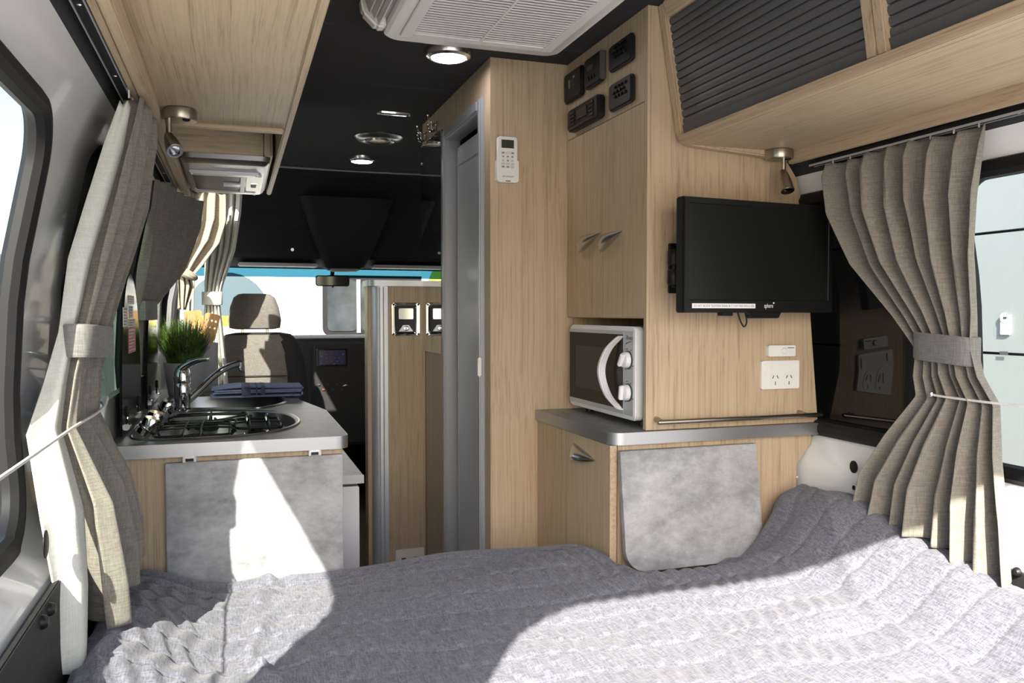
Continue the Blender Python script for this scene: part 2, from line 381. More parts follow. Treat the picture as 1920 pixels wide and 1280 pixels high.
# floor and ceiling
struct(MB().box(-.27, 1.49, .1, 5.3, -.05, 0).build('floor', 'vinyl'), 'timber look floor of the van')
ceil = struct(MB().box(.0, 1.224, .10, 5.3, 1.952, 1.97).build('ceiling', 'headliner'), 'charcoal cloth roof lining in wide panels')
for a, c in ((.10, 1.20), (1.20, 2.281), (2.287, 2.826), (2.832, 4.545)):
    MB().box(.12, 1.104, a, c, 1.932, 1.953).build('ceiling_panel', 'headliner', ceil, bevel=.006, seg=3)
pts = [(x, 4.55 - .10 * abs((x - CXV) / .5) ** 2.2, 1.928 - .012 * abs((x - CXV) / .5) ** 2) for x in np.linspace(.13, 1.09, 24)]
MB().tube(pts, .006, 8).build('edge_piping', 'piping', ceil)
# cab roof falling to the windscreen, with its centre console and sun visors
cabroof = MB().prism([(4.52, 1.935), (4.66, 1.90), (4.76, 1.78), (4.82, 1.60), (4.86, 1.47), (5.02, 1.435), (5.32, 1.43), (5.32, 1.96), (4.52, 1.96)], 'x', -.35, 1.57).build('trim_5', 'cabblack', bevel=.02, seg=3)
struct(cabroof, 'black moulded roof shelf above the windscreen')
m = MB().stack([(1.405, CXV, 4.93, .085, .06, .03), (1.42, CXV, 4.92, .115, .09, .04), (1.50, CXV, 4.88, .15, .12, .05), (1.62, CXV, 4.85, .20, .13, .05), (1.80, CXV, 4.80, .26, .14, .05)])
co = m.build('roof_console', 'cabblack', cabroof)
MB().stack([(1.398, CXV, 4.91, .07, .045, .02), (1.412, CXV, 4.91, .09, .06, .03)]).build('map_light_panel', 'piping', co)
m = MB(); m.prism([(4.835, 1.64), (4.80, 1.72), (4.775, 1.74), (4.80, 1.62)], 'x', .0, .44); m.build('shelf_door', 'cabblack', cabroof, bevel=.008)
p = on(548, 468, Y=4.80); MB().lathe([(.009, -.01), (.009, 0), (.005, 0), (.005, -.004)], p, 'y', 16).build('lock', 'nickel', cabroof)
for a, c in ((.02, .46), (.78, 1.25)):
    MB().box(a, c, 4.87, 5.0, 1.422, 1.44).build('sun_visor', 'piping', cabroof, bevel=.006)
struct(MB().box(-.30, 1.53, 5.28, 5.30, 0, .95).build('wall_front', 'cabblack'), 'black bulkhead under the dashboard')
# windscreen
ws = MB(); ws.grid([[(x, 5.22 + .42 * t, 1.46 - .62 * t) for x in np.linspace(-.36, 1.58, 6)] for t in np.linspace(.135, 1, 5)])
wso = struct(ws.build('window_7', 'clear'), 'windscreen with a blue shade band along its top')
ws = MB(); ws.grid([[(x, 5.22 + .42 * t, 1.46 - .62 * t) for x in np.linspace(-.36, 1.58, 6)] for t in np.linspace(-.06, .135, 3)]); ws.build('shade_band', 'shade', wso)
for x0, x1 in ((-.40, -.235), (1.46, 1.62)):
    m = MB(); m.prism([(x0, 0.9), (x1, 0.9), (x1 - (.05 if x0 < 0 else -.05) * -1, 1.96), (x0, 1.96)], 'y', 4.96, 5.12)
    struct(m.build('trim_6' if x0 < 0 else 'trim_7', 'piping', bevel=.02, seg=3), 'grey pillar trim beside the passenger end of the windscreen' if x0 < 0 else 'grey pillar trim beside the driver end of the windscreen')

# ================================================================== OUTSIDE
struct(MB().box(-40, 40, -40, 45, -.66, -.60).build('ground', 'ground'), 'pale concrete yard around the van')
# white truck parked across the front
YT = 9.0
tr = thing('box_truck', 'white truck body with yellow and slate blue arch parked beyond the windscreen', 'truck', (1.0, YT, -.6))
MB().box(-1.15, 2.9, YT, YT + 2.2, -.05, 3.3).build('body', 'truckwhite', tr, bevel=.05)
a, c = on(604, 533, Y=YT), on(760, 628, Y=YT)
m = MB().prism(rrect(a[0], c[0] + .3, c[2], a[2] + .1, .08), 'y', YT - .03, YT + .01); wd = m.build('window_seal', 'rubber', tr)
for x0, x1 in ((a[0] + .05, on(668, 560, Y=YT)[0]), (on(676, 560, Y=YT)[0], c[0] + .25)):
    MB().prism(rrect(x0, x1, c[2] + .05, a[2] + .05, .05), 'y', YT - .04, YT - .02).build('window_pane', 'wincolor', tr)
a = on(671, 533, Y=YT); MB().box(a[0] - .02, a[0] + .02, YT - .05, YT - .02, c[2] + .03, a[2] + .05).build('window_bar', 'alu', tr)
cc = on(428, 585, Y=YT)
m = MB(); m.prism([(cc[0] + .42 * math.cos(R(t)), cc[2] - .05 + .46 * math.sin(R(t))) for t in range(0, 181, 12)], 'y', YT - .012, YT); m.build('slate_arch', 'truckblue', tr)
a, c = on(428, 592, Y=YT), on(428, 611, Y=YT)
MB().box(cc[0] - .95, cc[0] + .42, YT - .014, YT, c[2], a[2]).build('yellow_stripe', 'truckyellow', tr)
m = MB(); m.prism([(cc[0] - .95, a[2]), (cc[0] - .35, a[2]), (cc[0] - .62, a[2] + .62), (cc[0] - .95, a[2] + .75)], 'y', YT - .013, YT); m.build('yellow_panel', 'truckyellow', tr)
for x in (-.55, 2.1):
    MB().lathe([(.02, -.13), (.25, -.12), (.44, -.11), (.48, -.04), (.48, .12)], (x, YT + .05, -.12), 'y', 28).build('wheel', 'rubber', tr)
# clad building beside the right windows
bx = 3.1
bd = thing('clad_building', 'pale green clad building beside the van with thin dark panel joints', 'building', (bx, 1.5, -.6))
MB().box(bx + .03, bx + 3, -6, 9, -.6, 3.4).build('wall_core', 'rubber', bd)
ez = [-.6, .45, .98, 1.50, 2.02, 2.62, 3.4]
for y0 in np.arange(-6, 9, 3.0):
    for z0, z1 in zip(ez[:-1], ez[1:]):
        MB().box(bx, bx + .03, y0 + .006, y0 + 2.994, z0 + .006, z1 - .006).build('cladding_panel', 'wallpanel', bd)
a, c = on(1876, 590, X=bx - .008), on(1894, 628, X=bx - .008)
so = MB().box(bx - .012, bx, min(a[1], c[1]), max(a[1], c[1]), c[2], a[2]).build('socket_plate', 'white', bd, bevel=.003)
p = (a + c) / 2; MB().lathe([(.022, 0), (.022, -.002), (.018, -.003)], (bx - .012, p[1], p[2] + .03), 'x', 18).build('socket_face', 'acwhite', so)
MB().box(bx - .0165, bx - .015, p[1] - .012, p[1] + .004, p[2] + .025, p[2] + .035).build('socket_slot', 'greyprint', so)
MB().box(bx - .0135, bx - .0125, p[1] - .02, p[1] + .02, a[2] - .17, a[2] - .155).build('socket_print', 'greyprint', so)
# pale wall, hedge and parked car beyond the left windows
sh = thing('garden_wall', 'pale rendered boundary wall beyond the bed window', 'wall', (-7.5, 4, -.6))
MB().box(-7.8, -7.5, -8, 16, -.6, 1.35).build('wall_body', 'shedwall', sh)
MB().box(-7.85, -7.45, -8, 16, 1.35, 1.43).build('coping', 'white', sh)
for y in np.arange(-7, 16, 2.4): MB().box(-7.5, -7.42, y, y + .3, -.6, 1.35).build('pier', 'shedwall', sh)
hd = thing('hedge', 'dark green hedge along the boundary wall', 'hedge', (-6.9, 7, -.6)); m = MB()
for _ in range(1500):
    p = np.array([-6.9 + rng.normal(0, .13), rng.uniform(4.5, 13), rng.uniform(-.5, .95) + rng.normal(0, .1)]); s = rng.uniform(.05, .11)
    u = rng.normal(size=3); u /= np.linalg.norm(u); w = np.cross(u, rng.normal(size=3)); w /= np.linalg.norm(w)
    m._a([p - u * s, p + w * s * .5, p + u * s, p - w * s * .5], [(0, 1, 2, 3)])
lf = m.build('foliage', 'hedge', hd, smooth=False); lf['kind'] = 'stuff'
for y in np.arange(5, 13, 1.1): MB().tube([(-6.9, y, -.6), (-6.88, y + .05, 0), (-6.9, y + .03, .7)], [.04, .03, .015], 6).build('stem', 'bamboo', hd)
car = thing('parked_van', 'pale van with a blue lower stripe parked beyond the bed window', 'van', (-3.0, 9.5, -.6))
m = MB(); m.prism([(7.6, -.35), (7.55, 1.55), (7.8, 1.72), (11.0, 1.75), (11.6, .75), (12.3, .55), (12.4, -.35)], 'x', -4.0, -2.1); m.build('body', 'shedwall', car, bevel=.06, seg=3)
MB().box(-2.1, -2.085, 7.8, 12.1, -.2, .25).build('lower_stripe', 'carblue', car)
MB().box(-3.8, -2.3, 7.53, 7.552, .6, 1.35).build('rear_window', 'wincolor', car)
for a_, c_ in ((8.0, 9.2), (9.4, 10.6)): MB().prism(rrect(a_, c_, .75, 1.45, .08), 'x', -2.1, -2.08).build('side_window', 'wincolor', car)
for y in (8.3, 11.4):
    for x in (-2.2, -3.9): MB().lathe([(.02, .12), (.2, .12), (.3, .09), (.32, .0), (.3, -.1)], (x, y, -.28), 'x', 22).build('wheel', 'rubber', car)

# ================================================================== KITCHEN SIDE
from mathutils.geometry import tessellate_polygon
def plate_with_holes(outer, holes, z0, z1):
    m = MB(); loops = [[Vector((x, y, 0)) for x, y in lp] for lp in [outer] + holes]; flat = [p for lp in loops for p in lp]
    tris = tessellate_polygon(loops); n = len(flat)
    vs = [(p.x, p.y, z1) for p in flat] + [(p.x, p.y, z0) for p in flat]; fs = []
    for t in tris: fs.append(tuple(t)); fs.append(tuple(i + n for i in reversed(t)))
    k = 0
    for lp in loops:
        L = len(lp); fs += [(k + i, k + (i + 1) % L, k + (i + 1) % L + n, k + i + n) for i in range(L)]; k += L
    return m._a(vs, fs)
def spline_loop(pts, n=6):
    P = [Vector((x, y, 0)) for x, y in pts]; L = len(P); out = []
    for i in range(L):
        a, b, c, d = P[i - 1], P[i], P[(i + 1) % L], P[(i + 2) % L]
        for k in range(n):
            t = k / n; q = .5 * ((2 * b) + (c - a) * t + (2 * a - 5 * b + 4 * c - d) * t * t + (3 * b - a - 3 * c + d) * t ** 3); out.append((q.x, q.y))
    return out
def inset(lp, k, c=None):
    cx = sum(p[0] for p in lp) / len(lp); cy = sum(p[1] for p in lp) / len(lp)
    return [(cx + (x - cx) * k, cy + (y - cy) * k) for x, y in lp]

# overhead locker
lk = thing('overhead_locker', 'long oak overhead locker above the kitchen side windows', 'locker', (.0, 1.6, 1.594))
MB().box(.118, .134, .8, 3.22, 1.594, 1.931).build('front_panel', 'woody', lk, bevel=.003)
MB().prism(rrect(-.165, .1175, .8, 2.09, .03)[7:21] + [(-.165, .8), (.1175, .8)], 'z', 1.5945, 1.611).build('bottom_panel', 'woody', lk, bevel=.002)
MB().box(-.146, .1175, 2.06, 2.09, 1.586, 1.5945).build('end_lipping', 'woodx', lk, bevel=.003)
MB().box(-.166, -.147, .8, 3.2, 1.556, 1.594).build('pelmet', 'woody', lk, bevel=.002)
MB().box(-.182, -.168, .8, 3.2, 1.563, 1.62).build('rear_rail', 'woody', lk, bevel=.002)
MB().box(-.20, -.19, .8, 2.06, 1.62, 1.80).build('back_panel', 'wood', lk)
# hood cabinet and range hood
hc = thing('hood_cabinet', 'oak box that carries the range hood', 'cabinet', (-.02, 2.86, 1.605))
MB().box(-.164, .084, 2.50, 3.21, 1.606, 1.74).build('body', 'woodx', hc, bevel=.002)
MB().box(.086, .110, 2.50, 3.21, 1.606, 1.74).build('end_stile', 'wood', hc, bevel=.002)
hd = thing('range_hood', 'stainless range hood with mesh filter and slide switch', 'range hood', (-.02, 2.86, 1.585))
m = MB().stack([(1.605, -.020, 2.84, .125, .34, .03), (1.592, -.020, 2.84, .122, .335, .03), (1.583, -.020, 2.84, .112, .31, .025)]); m.build('housing', 'hoodsteel', hd)
MB().box(-.118, .02, 2.70, 3.02, 1.576, 1.584).build('filter', 'black', hd, bevel=.002)
for y0, y1 in ((2.655, 2.695), (3.025, 3.065)): MB().box(-.125, .075, y0, y1, 1.572, 1.585).build('light_strip', 'alu_bright', hd, bevel=.003)
MB().box(-.03, .022, 2.84, 2.90, 1.571, 1.577).build('filter_latch', 'alu_bright', hd, bevel=.001)
MB().box(.022, .036, 2.70, 3.02, 1.572, 1.584).build('filter_edge', 'alu', hd, bevel=.001)
MB().box(.04, .085, 2.70, 3.02, 1.575, 1.584).build('switch_plate', 'hoodsteel', hd, bevel=.002)
for k in range(5): MB().box(.055, .072, 2.80 + k * .02, 2.812 + k * .02, 1.570, 1.577).build('switch_rib', 'chrome' if k == 0 else 'black', hd, bevel=.001)
for x, y in ((-.118, 2.66), (.07, 2.66), (-.118, 3.06), (.07, 3.06)): MB().lathe([(.005, 0), (.005, -.002), (.001, -.003)], (x, y, 1.572), 'z', 10).build('screw', 'chrome', hd)

# reading lamps
def reading_lamp(label, c, stem, head_dir, name='reading_lamp'):
    c = Vector(c); L = thing(name, label, 'lamp', c, 'reading lamps under the lockers')
    MB().lathe([(.0005, .0), (.030, .0), (.0355, -.002), (.036, -.006), (.036, -.022), (.034, -.025), (.0005, -.0255)], c, 'z', 32).build('base', 'bronze', L)
    s = c + Vector(stem); MB().cyl(s + Vector((0, 0, -.024)), s + Vector((0, 0, -.062)), .0062, n=14).build('stem', 'bronze', L)
    d = Vector(head_dir).normalized(); a = s + Vector((0, 0, -.060)) - d * .006
    MB().tube([a, a + d * .012, a + d * .035, a + d * .058, a + d * .062], [.008, .0115, .0155, .018, .0175], 20).build('head', 'bronze', L)
    b = a + d * .0622; MB().tube([b, b + d * .001], [.0165, .0165], 20).build('bezel', 'nickel', L)
    MB().tube([b + d * .001, b + d * .002], [.012, .010], 16).build('lens', 'chrome', L)
    q = c + Vector((.014, -.018, -.0258)); MB().lathe([(.008, .002), (.008, -.001), (.005, -.003)], q, 'z', 14).build('switch', 'black', L)
    return L
p = on(337, 205, Z=1.594); reading_lamp('bronze spot lamp under the kitchen side locker', p, (-.022, -.004, 0), (.22, -.62, -.62))
p = on(1458, 282, Y=1.845); reading_lamp('bronze spot lamp under the tambour locker above the television', (p[0], 1.838, 1.5803), (.006, -.01, 0), (-.05, -.40, -.9))

# kitchen cabinet
kc = thing('kitchen_cabinet', 'oak kitchen base cabinet under the hob and sink', 'cabinet', (0, 2.6, 0))
MB().box(-.258, .25, 2.066, 2.082, .002, .817).build('end_panel', 'wood', kc, bevel=.0015)
MB().box(.234, .25, 2.083, 2.62, .002, .817).build('side_panel', 'wood', kc, bevel=.0015)
MB().prism([(.234, 2.62), (.25, 2.62), (.20, 2.95), (.185, 2.95)], 'z', .002, .817).build('corner_panel', 'wood', kc)
MB().box(.17, .186, 2.95, 3.51, .002, .817).build('front_panel', 'wood', kc)
MB().box(-.258, .17, 3.49, 3.506, .002, .817).build('rear_panel', 'wood', kc)
hob = spline_loop([(-.235, 2.17), (-.172, 2.122), (-.053, 2.118), (.047, 2.145), (.125, 2.225), (.165, 2.36), (.150, 2.53), (.085, 2.635), (-.06, 2.69), (-.19, 2.685), (-.235, 2.60), (-.245, 2.38)])
snk = spline_loop([(-.06, 2.765), (.055, 2.735), (.125, 2.80), (.165, 2.95), (.145, 3.09), (.07, 3.17), (-.09, 3.20), (-.21, 3.16), (-.235, 3.0), (-.20, 2.82)])
ct = thing('kitchen_worktop', 'grey stone look worktop with aluminium edge holding the hob and sink', 'worktop', (0, 2.6, .818))
outl = [(-.298, 2.046)] + [(.263 - .03 + .03 * math.cos(R(a)), 2.046 + .03 + .03 * math.sin(R(a))) for a in range(-90, 1, 15)] + [(.266, 2.62), (.212, 2.95), (.20, 3.52), (-.298, 3.52)]
plate_with_holes(outl, [inset(hob, .97), inset(snk, .97)], .818, .848).build('top', 'worktop', ct)
m = MB(); path = outl[:-1]; ins = [(-.298, 2.050)] + [(.263 - .03 + .027 * math.cos(R(a)), 2.046 + .03 + .027 * math.sin(R(a))) for a in range(-90, 1, 15)] + [(.263, 2.62), (.209, 2.95), (.197, 3.52)]
o2 = [(-.298, 2.0435)] + [(.263 - .03 + .0325 * math.cos(R(a)), 2.046 + .03 + .0325 * math.sin(R(a))) for a in range(-90, 1, 15)] + [(.2685, 2.62), (.2145, 2.95), (.2025, 3.52)]
rg = [[(x, y, .8175), (u, w, .8175), (u, w, .8485), (x, y, .8485)] for (x, y), (u, w) in zip(o2, path)]; m.rings(rg); m.build('edge_strip', 'alu_bright', ct)
m = MB(); m.prism([(2.05, .849), (3.51, .849), (3.51, .95), (2.11, .95), (2.07, .935), (2.05, .90)], 'x', -.298, -.279); up = m.build('upstand', 'worktop', ct)
m = MB(); m.tube([(-.2885, 2.047, .85), (-.2885, 2.047, .90), (-.2885, 2.068, .938), (-.2885, 2.11, .953)], .009, 8); m.build('upstand_edge', 'alu', up)

hs = thing('hob_sink_unit', 'stainless hob and sink set side by side in the kitchen worktop', 'hob', (-.05, 2.65, .848))
for nm, lp, dep, k in (('hob_tray', hob, .030, .93), ('sink_bowl', snk, .11, .88)):
    m = MB(); A = inset(lp, 1.03); B = inset(lp, 1.0); Cc = inset(lp, .965); D = inset(lp, k); E = inset(lp, k - .05)
    m.rings([[(x, y, .8487) for x, y in A], [(x, y, .852) for x, y in inset(lp, 1.02)], [(x, y, .853) for x, y in B], [(x, y, .850) for x, y in inset(lp, .985)], [(x, y, .848) for x, y in Cc], [(x, y, .848 - dep) for x, y in D], [(x, y, .846 - dep) for x, y in E]], caps=False)
    n = len(E); m._a([(x, y, .846 - dep) for x, y in E], [tuple(range(n))]); m.build(nm, 'steel', hs)
def burner(c, r):
    MB().lathe([(.0005, .018), (r * .6, .018), (r * .75, .012), (r, .010), (r, .004), (r * 1.15, .0), (.0005, 0)], (c[0], c[1], .816), 'z', 24).build('burner', 'black', hs)
burner((-.10, 2.30), .034); burner((.055, 2.36), .024); burner((-.08, 2.54), .03)
def trivet(x0, x1, y0, y1, z, bars):
    MB().tube([(x, y, z) for x, y in rrect(x0, x1, y0, y1, .02, 4)], .0035, 8, True).build('trivet', 'black', hs)
    for a, c in bars: MB().tube(smooth_path([(a[0], a[1], z - .02), (a[0], a[1], z + .004), (c[0], c[1], z + .004), (c[0], c[1], z - .02)], 4), .003, 8).build('trivet_bar', 'black', hs)
trivet(-.19, -.015, 2.17, 2.44, .848, (((-.19, 2.28), (-.015, 2.28)), ((-.125, 2.17), (-.125, 2.44)), ((-.085, 2.17), (-.085, 2.44)), ((-.19, 2.34), (-.015, 2.34))))
trivet(.0, .115, 2.27, 2.48, .848, (((.0, 2.36), (.115, 2.36)), ((.035, 2.27), (.035, 2.48)), ((.085, 2.27), (.085, 2.48))))
trivet(-.17, .03, 2.46, 2.64, .848, (((-.17, 2.55), (.03, 2.55)), ((-.07, 2.46), (-.07, 2.64))))
for x, y in ((.028, 2.33), (.078, 2.33)): MB().tube(smooth_path([(x, y, .84), (x, y, .868), (x + .004, y + .012, .874), (x + .006, y + .03, .85)], 5), .0028, 8).build('trivet_prong', 'chrome', hs)
for x, y in ((-.215, 2.22), (-.215, 2.34), (-.205, 2.62)):
    MB().tube([(x, y, .851), (x + .012, y - .003, .872), (x + .016, y - .004, .884), (x + .018, y - .005, .892)], [.021, .021, .0205, .017], 22).build('gas_knob', 'chrome', hs)
    MB().tube([(x + .005, y - .001, .866), (x + .008, y - .002, .870)], [.0228, .0228], 22).build('knob_ring', 'nickel', hs)
for x, y in ((.02, 2.137), (.075, 2.165)): MB().lathe([(.004, 0), (.004, .002), (.001, .003)], (x, y, .8525), 'z', 10).build('rivet', 'chrome', hs)
# smoked glass lids, folded up against the wall
def lid(label, yc, hw, ztip, name='glass_lid'):
    L = thing(name, label, 'lid', (-.262, yc, .853), None); o = []
    for k in range(25):
        t = k / 24 * math.pi; yy = math.cos(t); zz = math.sin(t) ** .85; o.append((yc + hw * yy, .875 + (ztip - .875) * zz))
    o = [(yc + hw, .853)] + o + [(yc - hw, .853)]
    MB().prism(o, 'x', -.266, -.260).build('glass', 'lidglass', L, bevel=.0012)
    for y in (yc - hw * .6, yc + hw * .6):
        h = MB().tube([(-.258, y - .014, .866), (-.258, y + .014, .866)], [.008, .008], 14).build('hinge', 'chrome', L)
        MB().tube([(-.259, y, .868), (-.2585, y, .90)], [.002, .002], 8).build('hinge_pin', 'chrome', h)
        MB().lathe([(.0005, .005), (.013, .004), (.015, 0)], (-.260, y, .905), 'x', 16).build('stop_pad', 'rubber', h)
    return L
l1 = lid('black glass hob lid standing open with red and white warning stickers', 2.39, .215, 1.255)
lid('black glass sink lid standing open behind the tap', 2.98, .20, 1.19)
def lid_sticker(pa, pb, m, lines, mp):
    a, c = on(*pa, X=-.2585), on(*pb, X=-.2585); y0, y1 = sorted((a[1], c[1])); z0, z1 = sorted((a[2], c[2]))
    s = MB().box(-.2597, -.2590, y0, y1, z0, z1).build('sticker', m, l1)
    for k in range(lines):
        zz = z1 - (k + .7) / (lines + .4) * (z1 - z0); MB().box(-.2590, -.2587, y0 + .1 * (y1 - y0), y1 - (.1 + .15 * (k % 3)) * (y1 - y0), zz, zz + (z1 - z0) * .28 / lines).build('sticker_print', mp, s)
lid_sticker((241, 553), (252, 570), 'paper', 3, 'redprint'); lid_sticker((243, 573), (250, 596), 'paper', 4, 'greyprint')
lid_sticker((241, 598), (254, 612), 'paper', 3, 'greyprint'); lid_sticker((241, 616), (255, 658), 'redprint', 7, 'paper'); lid_sticker((231, 576), (240, 612), 'paper', 6, 'greyprint')
# tap
tp = thing('mixer_tap', 'chrome single lever mixer tap behind the hob', 'tap', (-.155, 2.722, .850))
MB().lathe([(.027, 0), (.027, .006), (.023, .010), (.0225, .032), (.0235, .034), (.0235, .085), (.0225, .087)], (-.155, 2.722, .850), 'z', 28).build('body', 'chrome', tp)
MB().lathe([(.0235, .0), (.0245, .012), (.0235, .03), (.019, .045), (.010, .054), (.0005, .056)], (-.155, 2.722, .937), 'z', 28).build('cap', 'chrome', tp)
pth = smooth_path([(-.165, 2.722, .962), (-.150, 2.712, .985), (-.125, 2.700, 1.000), (-.098, 2.690, 1.008), (-.075, 2.683, 1.012)], 5)
MB().tube(pth, [.016 - .0095 * i / (len(pth) - 1) for i in range(len(pth))], 12).build('lever', 'chrome', tp)
pth = smooth_path([(-.150, 2.725, .872), (-.125, 2.745, .892), (-.085, 2.775, .932), (-.055, 2.795, .958), (-.025, 2.82, .976), (.005, 2.845, .985), (.018, 2.855, .985)], 6)
MB().tube(pth, [.0105] * len(pth), 14).build('spout', 'chrome', tp)
MB().tube([(.014, 2.852, .990), (.018, 2.855, .970), (.019, 2.856, .962)], [.0125, .0125, .010], 16).build('nozzle', 'chrome', tp)
# potted grass
pl = thing('potted_grass', 'bushy green grass plant in a pale grey pot by the tap', 'plant', (-.178, 3.26, .850))
MB().lathe([(.052, 0), (.057, .004), (.072, .115), (.073, .122), (.068, .122), (.064, .10), (.0005, .10)], (-.178, 3.26, .8485), 'z', 30).build('pot', 'potgrey', pl)
m = MB()
for i in range(900):
    a = rng.uniform(0, 2 * math.pi); r0 = .058 * math.sqrt(rng.uniform()); lean = rng.uniform(.12, 1.0); L = rng.uniform(.11, .225) * (1.05 - .3 * lean)
    b0 = np.array([-.178 + r0 * math.cos(a), 3.26 + r0 * math.sin(a), .955]); dr = np.array([math.cos(a), math.sin(a), 0]); w = np.array([-dr[1], dr[0], 0]) * rng.uniform(.0012, .0024)
    pts = [b0 + dr * lean * L * .62 * t ** 1.5 + np.array([0, 0, L * (t - .28 * lean * t * t)]) for t in (0, .35, .7, 1)]
    m._a([pts[0] - w, pts[0] + w, pts[1] - w, pts[1] + w, pts[2] - w * .8, pts[2] + w * .8, pts[3]], [(0, 1, 3, 2), (2, 3, 5, 4), (4, 5, 6)])
    for t in (.45, .65, .85):                       # short needles along each blade
        q = b0 + dr * lean * L * .62 * t ** 1.5 + np.array([0, 0, L * (t - .28 * lean * t * t)]); s = rng.choice([-1, 1]); e = q + s * np.array([-dr[1], dr[0], 0]) * rng.uniform(.008, .02) + np.array([0, 0, rng.uniform(.006, .018)])
        m._a([q - (0, 0, .0012), q + (0, 0, .0012), e], [(0, 1, 2)])
f = m.build('foliage', 'leaf', pl, smooth=False); f['kind'] = 'stuff'
# utensil holder and spatulas
uh = thing('utensil_holder', 'slate grey square utensil holder behind the potted grass', 'holder', (-.118, 3.43, .849))
m = MB(); m.rings([[(x, y, z) for x, y in rrect(-.118 - h, -.118 + h, 3.43 - h, 3.43 + h, .012, 4)] for z, h in ((.8487, .050), (.852, .052), (1.035, .054), (1.036, .052), (1.035, .050), (.856, .048))]); m.build('body', 'potgrey', uh)
def spatula(label, base, tip, wid, holes, name='bamboo_spatula'):
    b, t = Vector(base), Vector(tip); ax = (t - b).normalized(); sd = ax.cross(Vector((0, 1, 0))).normalized(); nr = ax.cross(sd); Lh = (t - b).length
    S = thing(name, label, 'spatula', b, 'spatulas in the holder')
    def P(u, w): return (b + ax * w + sd * u)
    bl = .115; outer = [(-.006, 0), (.006, 0), (.0075, Lh - bl - .03), (wid * .5, Lh - bl + .02), (wid * .5, Lh - .006), (wid * .5 - .006, Lh), (-wid * .5 + .006, Lh), (-wid * .5, Lh - .006), (-wid * .5, Lh - bl + .02), (-.0075, Lh - bl - .03)]
    loops = [[Vector((u, w, 0)) for u, w in lp] for lp in [outer] + holes(Lh)]; flat = [q for lp in loops for q in lp]; n = len(flat); m = MB(); fs = []
    for tr in tessellate_polygon(loops): fs += [tuple(tr), tuple(i + n for i in reversed(tr))]
    k = 0
    for lp in loops: q = len(lp); fs += [(k + i, k + (i + 1) % q, k + (i + 1) % q + n, k + i + n) for i in range(q)]; k += q
    m._a([P(q.x, q.y) + nr * .002 for q in flat] + [P(q.x, q.y) - nr * .002 for q in flat], fs); m.build('blade', 'bamboo', S, ang=30)
slots = lambda L: [[(x - .0022, L - .075), (x + .0022, L - .075), (x + .0022, L - .03), (x - .0022, L - .03)] for x in (-.017, 0, .017)]
dots = lambda L: [[(x + .0042 * math.cos(R(a)), L - y + .0042 * math.sin(R(a))) for a in range(0, 360, 45)] for x in (-.016, 0, .016) for y in (.028, .055)]
p = on(361, 582, Y=3.44); spatula('slotted bamboo spatula standing upright in the utensil holder', (-.125, 3.44, .862), p, .066, slots)
p = on(400, 588, Y=3.41); spatula('bamboo spatula with six round holes leaning in the utensil holder', (-.145, 3.41, .862), p, .056, dots)
# towel
tw = thing('folded_towel', 'folded blue tea towel with dark stripes on the worktop end', 'towel', (.075, 3.13, .855))
pr = []
def ribbon(path, th, y0, y1, name, m_, par):
    L, Rr = [], []
    for i, p in enumerate(path):
        a = Vector(path[max(i - 1, 0)]); b = Vector(path[min(i + 1, len(path) - 1)]); t = (b - a).normalized(); nn = Vector((-t.y, t.x)) * th / 2
        L.append((p[0] + nn.x, p[1] + nn.y)); Rr.append((p[0] - nn.x, p[1] - nn.y))
    m = MB(); sec = L + Rr[::-1]; n = len(path)
    for i in range(n - 1):
        a, b, c, d = L[i], L[i + 1], Rr[i + 1], Rr[i]
        m._a([(a[0], y0, a[1]), (b[0], y0, b[1]), (c[0], y0, c[1]), (d[0], y0, d[1]), (a[0], y1, a[1]), (b[0], y1, b[1]), (c[0], y1, c[1]), (d[0], y1, d[1])], [(0, 1, 5, 4), (3, 7, 6, 2), (0, 3, 2, 1), (4, 5, 6, 7)])
    return m.build(name, m_, par, ang=60)
z = .857
pa = [(-.085, z), (.05, z), (.18, z)] + [(.222 + .007 * math.cos(R(t)), z + .007 + .007 * math.sin(R(t))) for t in range(-90, 91, 30)] + [(.16, z + .014), (.0, z + .015), (-.075, z + .014)]
ribbon([tuple(v)[:2] for v in smooth_path([(a, b, 0) for a, b in pa], 3)], .0055, 3.05, 3.21, 'lower_fold', 'towel', tw)
pb = [(-.07, z + .021), (.03, z + .022), (.15, z + .0205)] + [(.226 + .0045 * math.cos(R(t)), z + .0245 + .0045 * math.sin(R(t))) for t in range(-90, 91, 30)] + [(.19, z + .029), (.10, z + .032), (.0, z + .034), (-.08, z + .026)]
ribbon([tuple(v)[:2] for v in smooth_path([(a, b, 0) for a, b in pb], 3)], .0055, 3.047, 3.212, 'upper_fold', 'towel', tw)
for a, c in ((.02, .05), (.068, .074), (.085, .10)): ribbon([(a, z + .0375 - (a - .0) * .02), (c, z + .0368 - (c - .0) * .02)], .0012, 3.0455, 3.213, 'stripe', 'toweldark', tw); MB().box(a, c, 3.0440, 3.0468, z + .004, z + .034).build('stripe', 'toweldark', tw)
# fold-down table flaps
fl = thing('fold_down_table', 'stone grey table flap hanging on two hinges below the kitchen worktop', 'table', (.047, 2.05, .40))
MB().box(-.156, .249, 2.046, 2.064, .40, .803).build('leaf', 'stone', fl, bevel=.0015)
for px in (355, 591):
    p = on(px, 849, Y=2.046); h = MB().box(p[0] - .015, p[0] + .015, 2.055, 2.066, .797, .8155).build('hinge', 'nickel', fl, bevel=.001)
    MB().box(p[0] - .009, p[0] + .009, 2.0535, 2.056, .804, .811).build('hinge_slot', 'black', h)
    for s in (-1, 1): MB().box(p[0] + s * .013 - .002, p[0] + s * .013 + .002, 2.052, 2.056, .796, .816).build('hinge_arm', 'alu_bright', h)
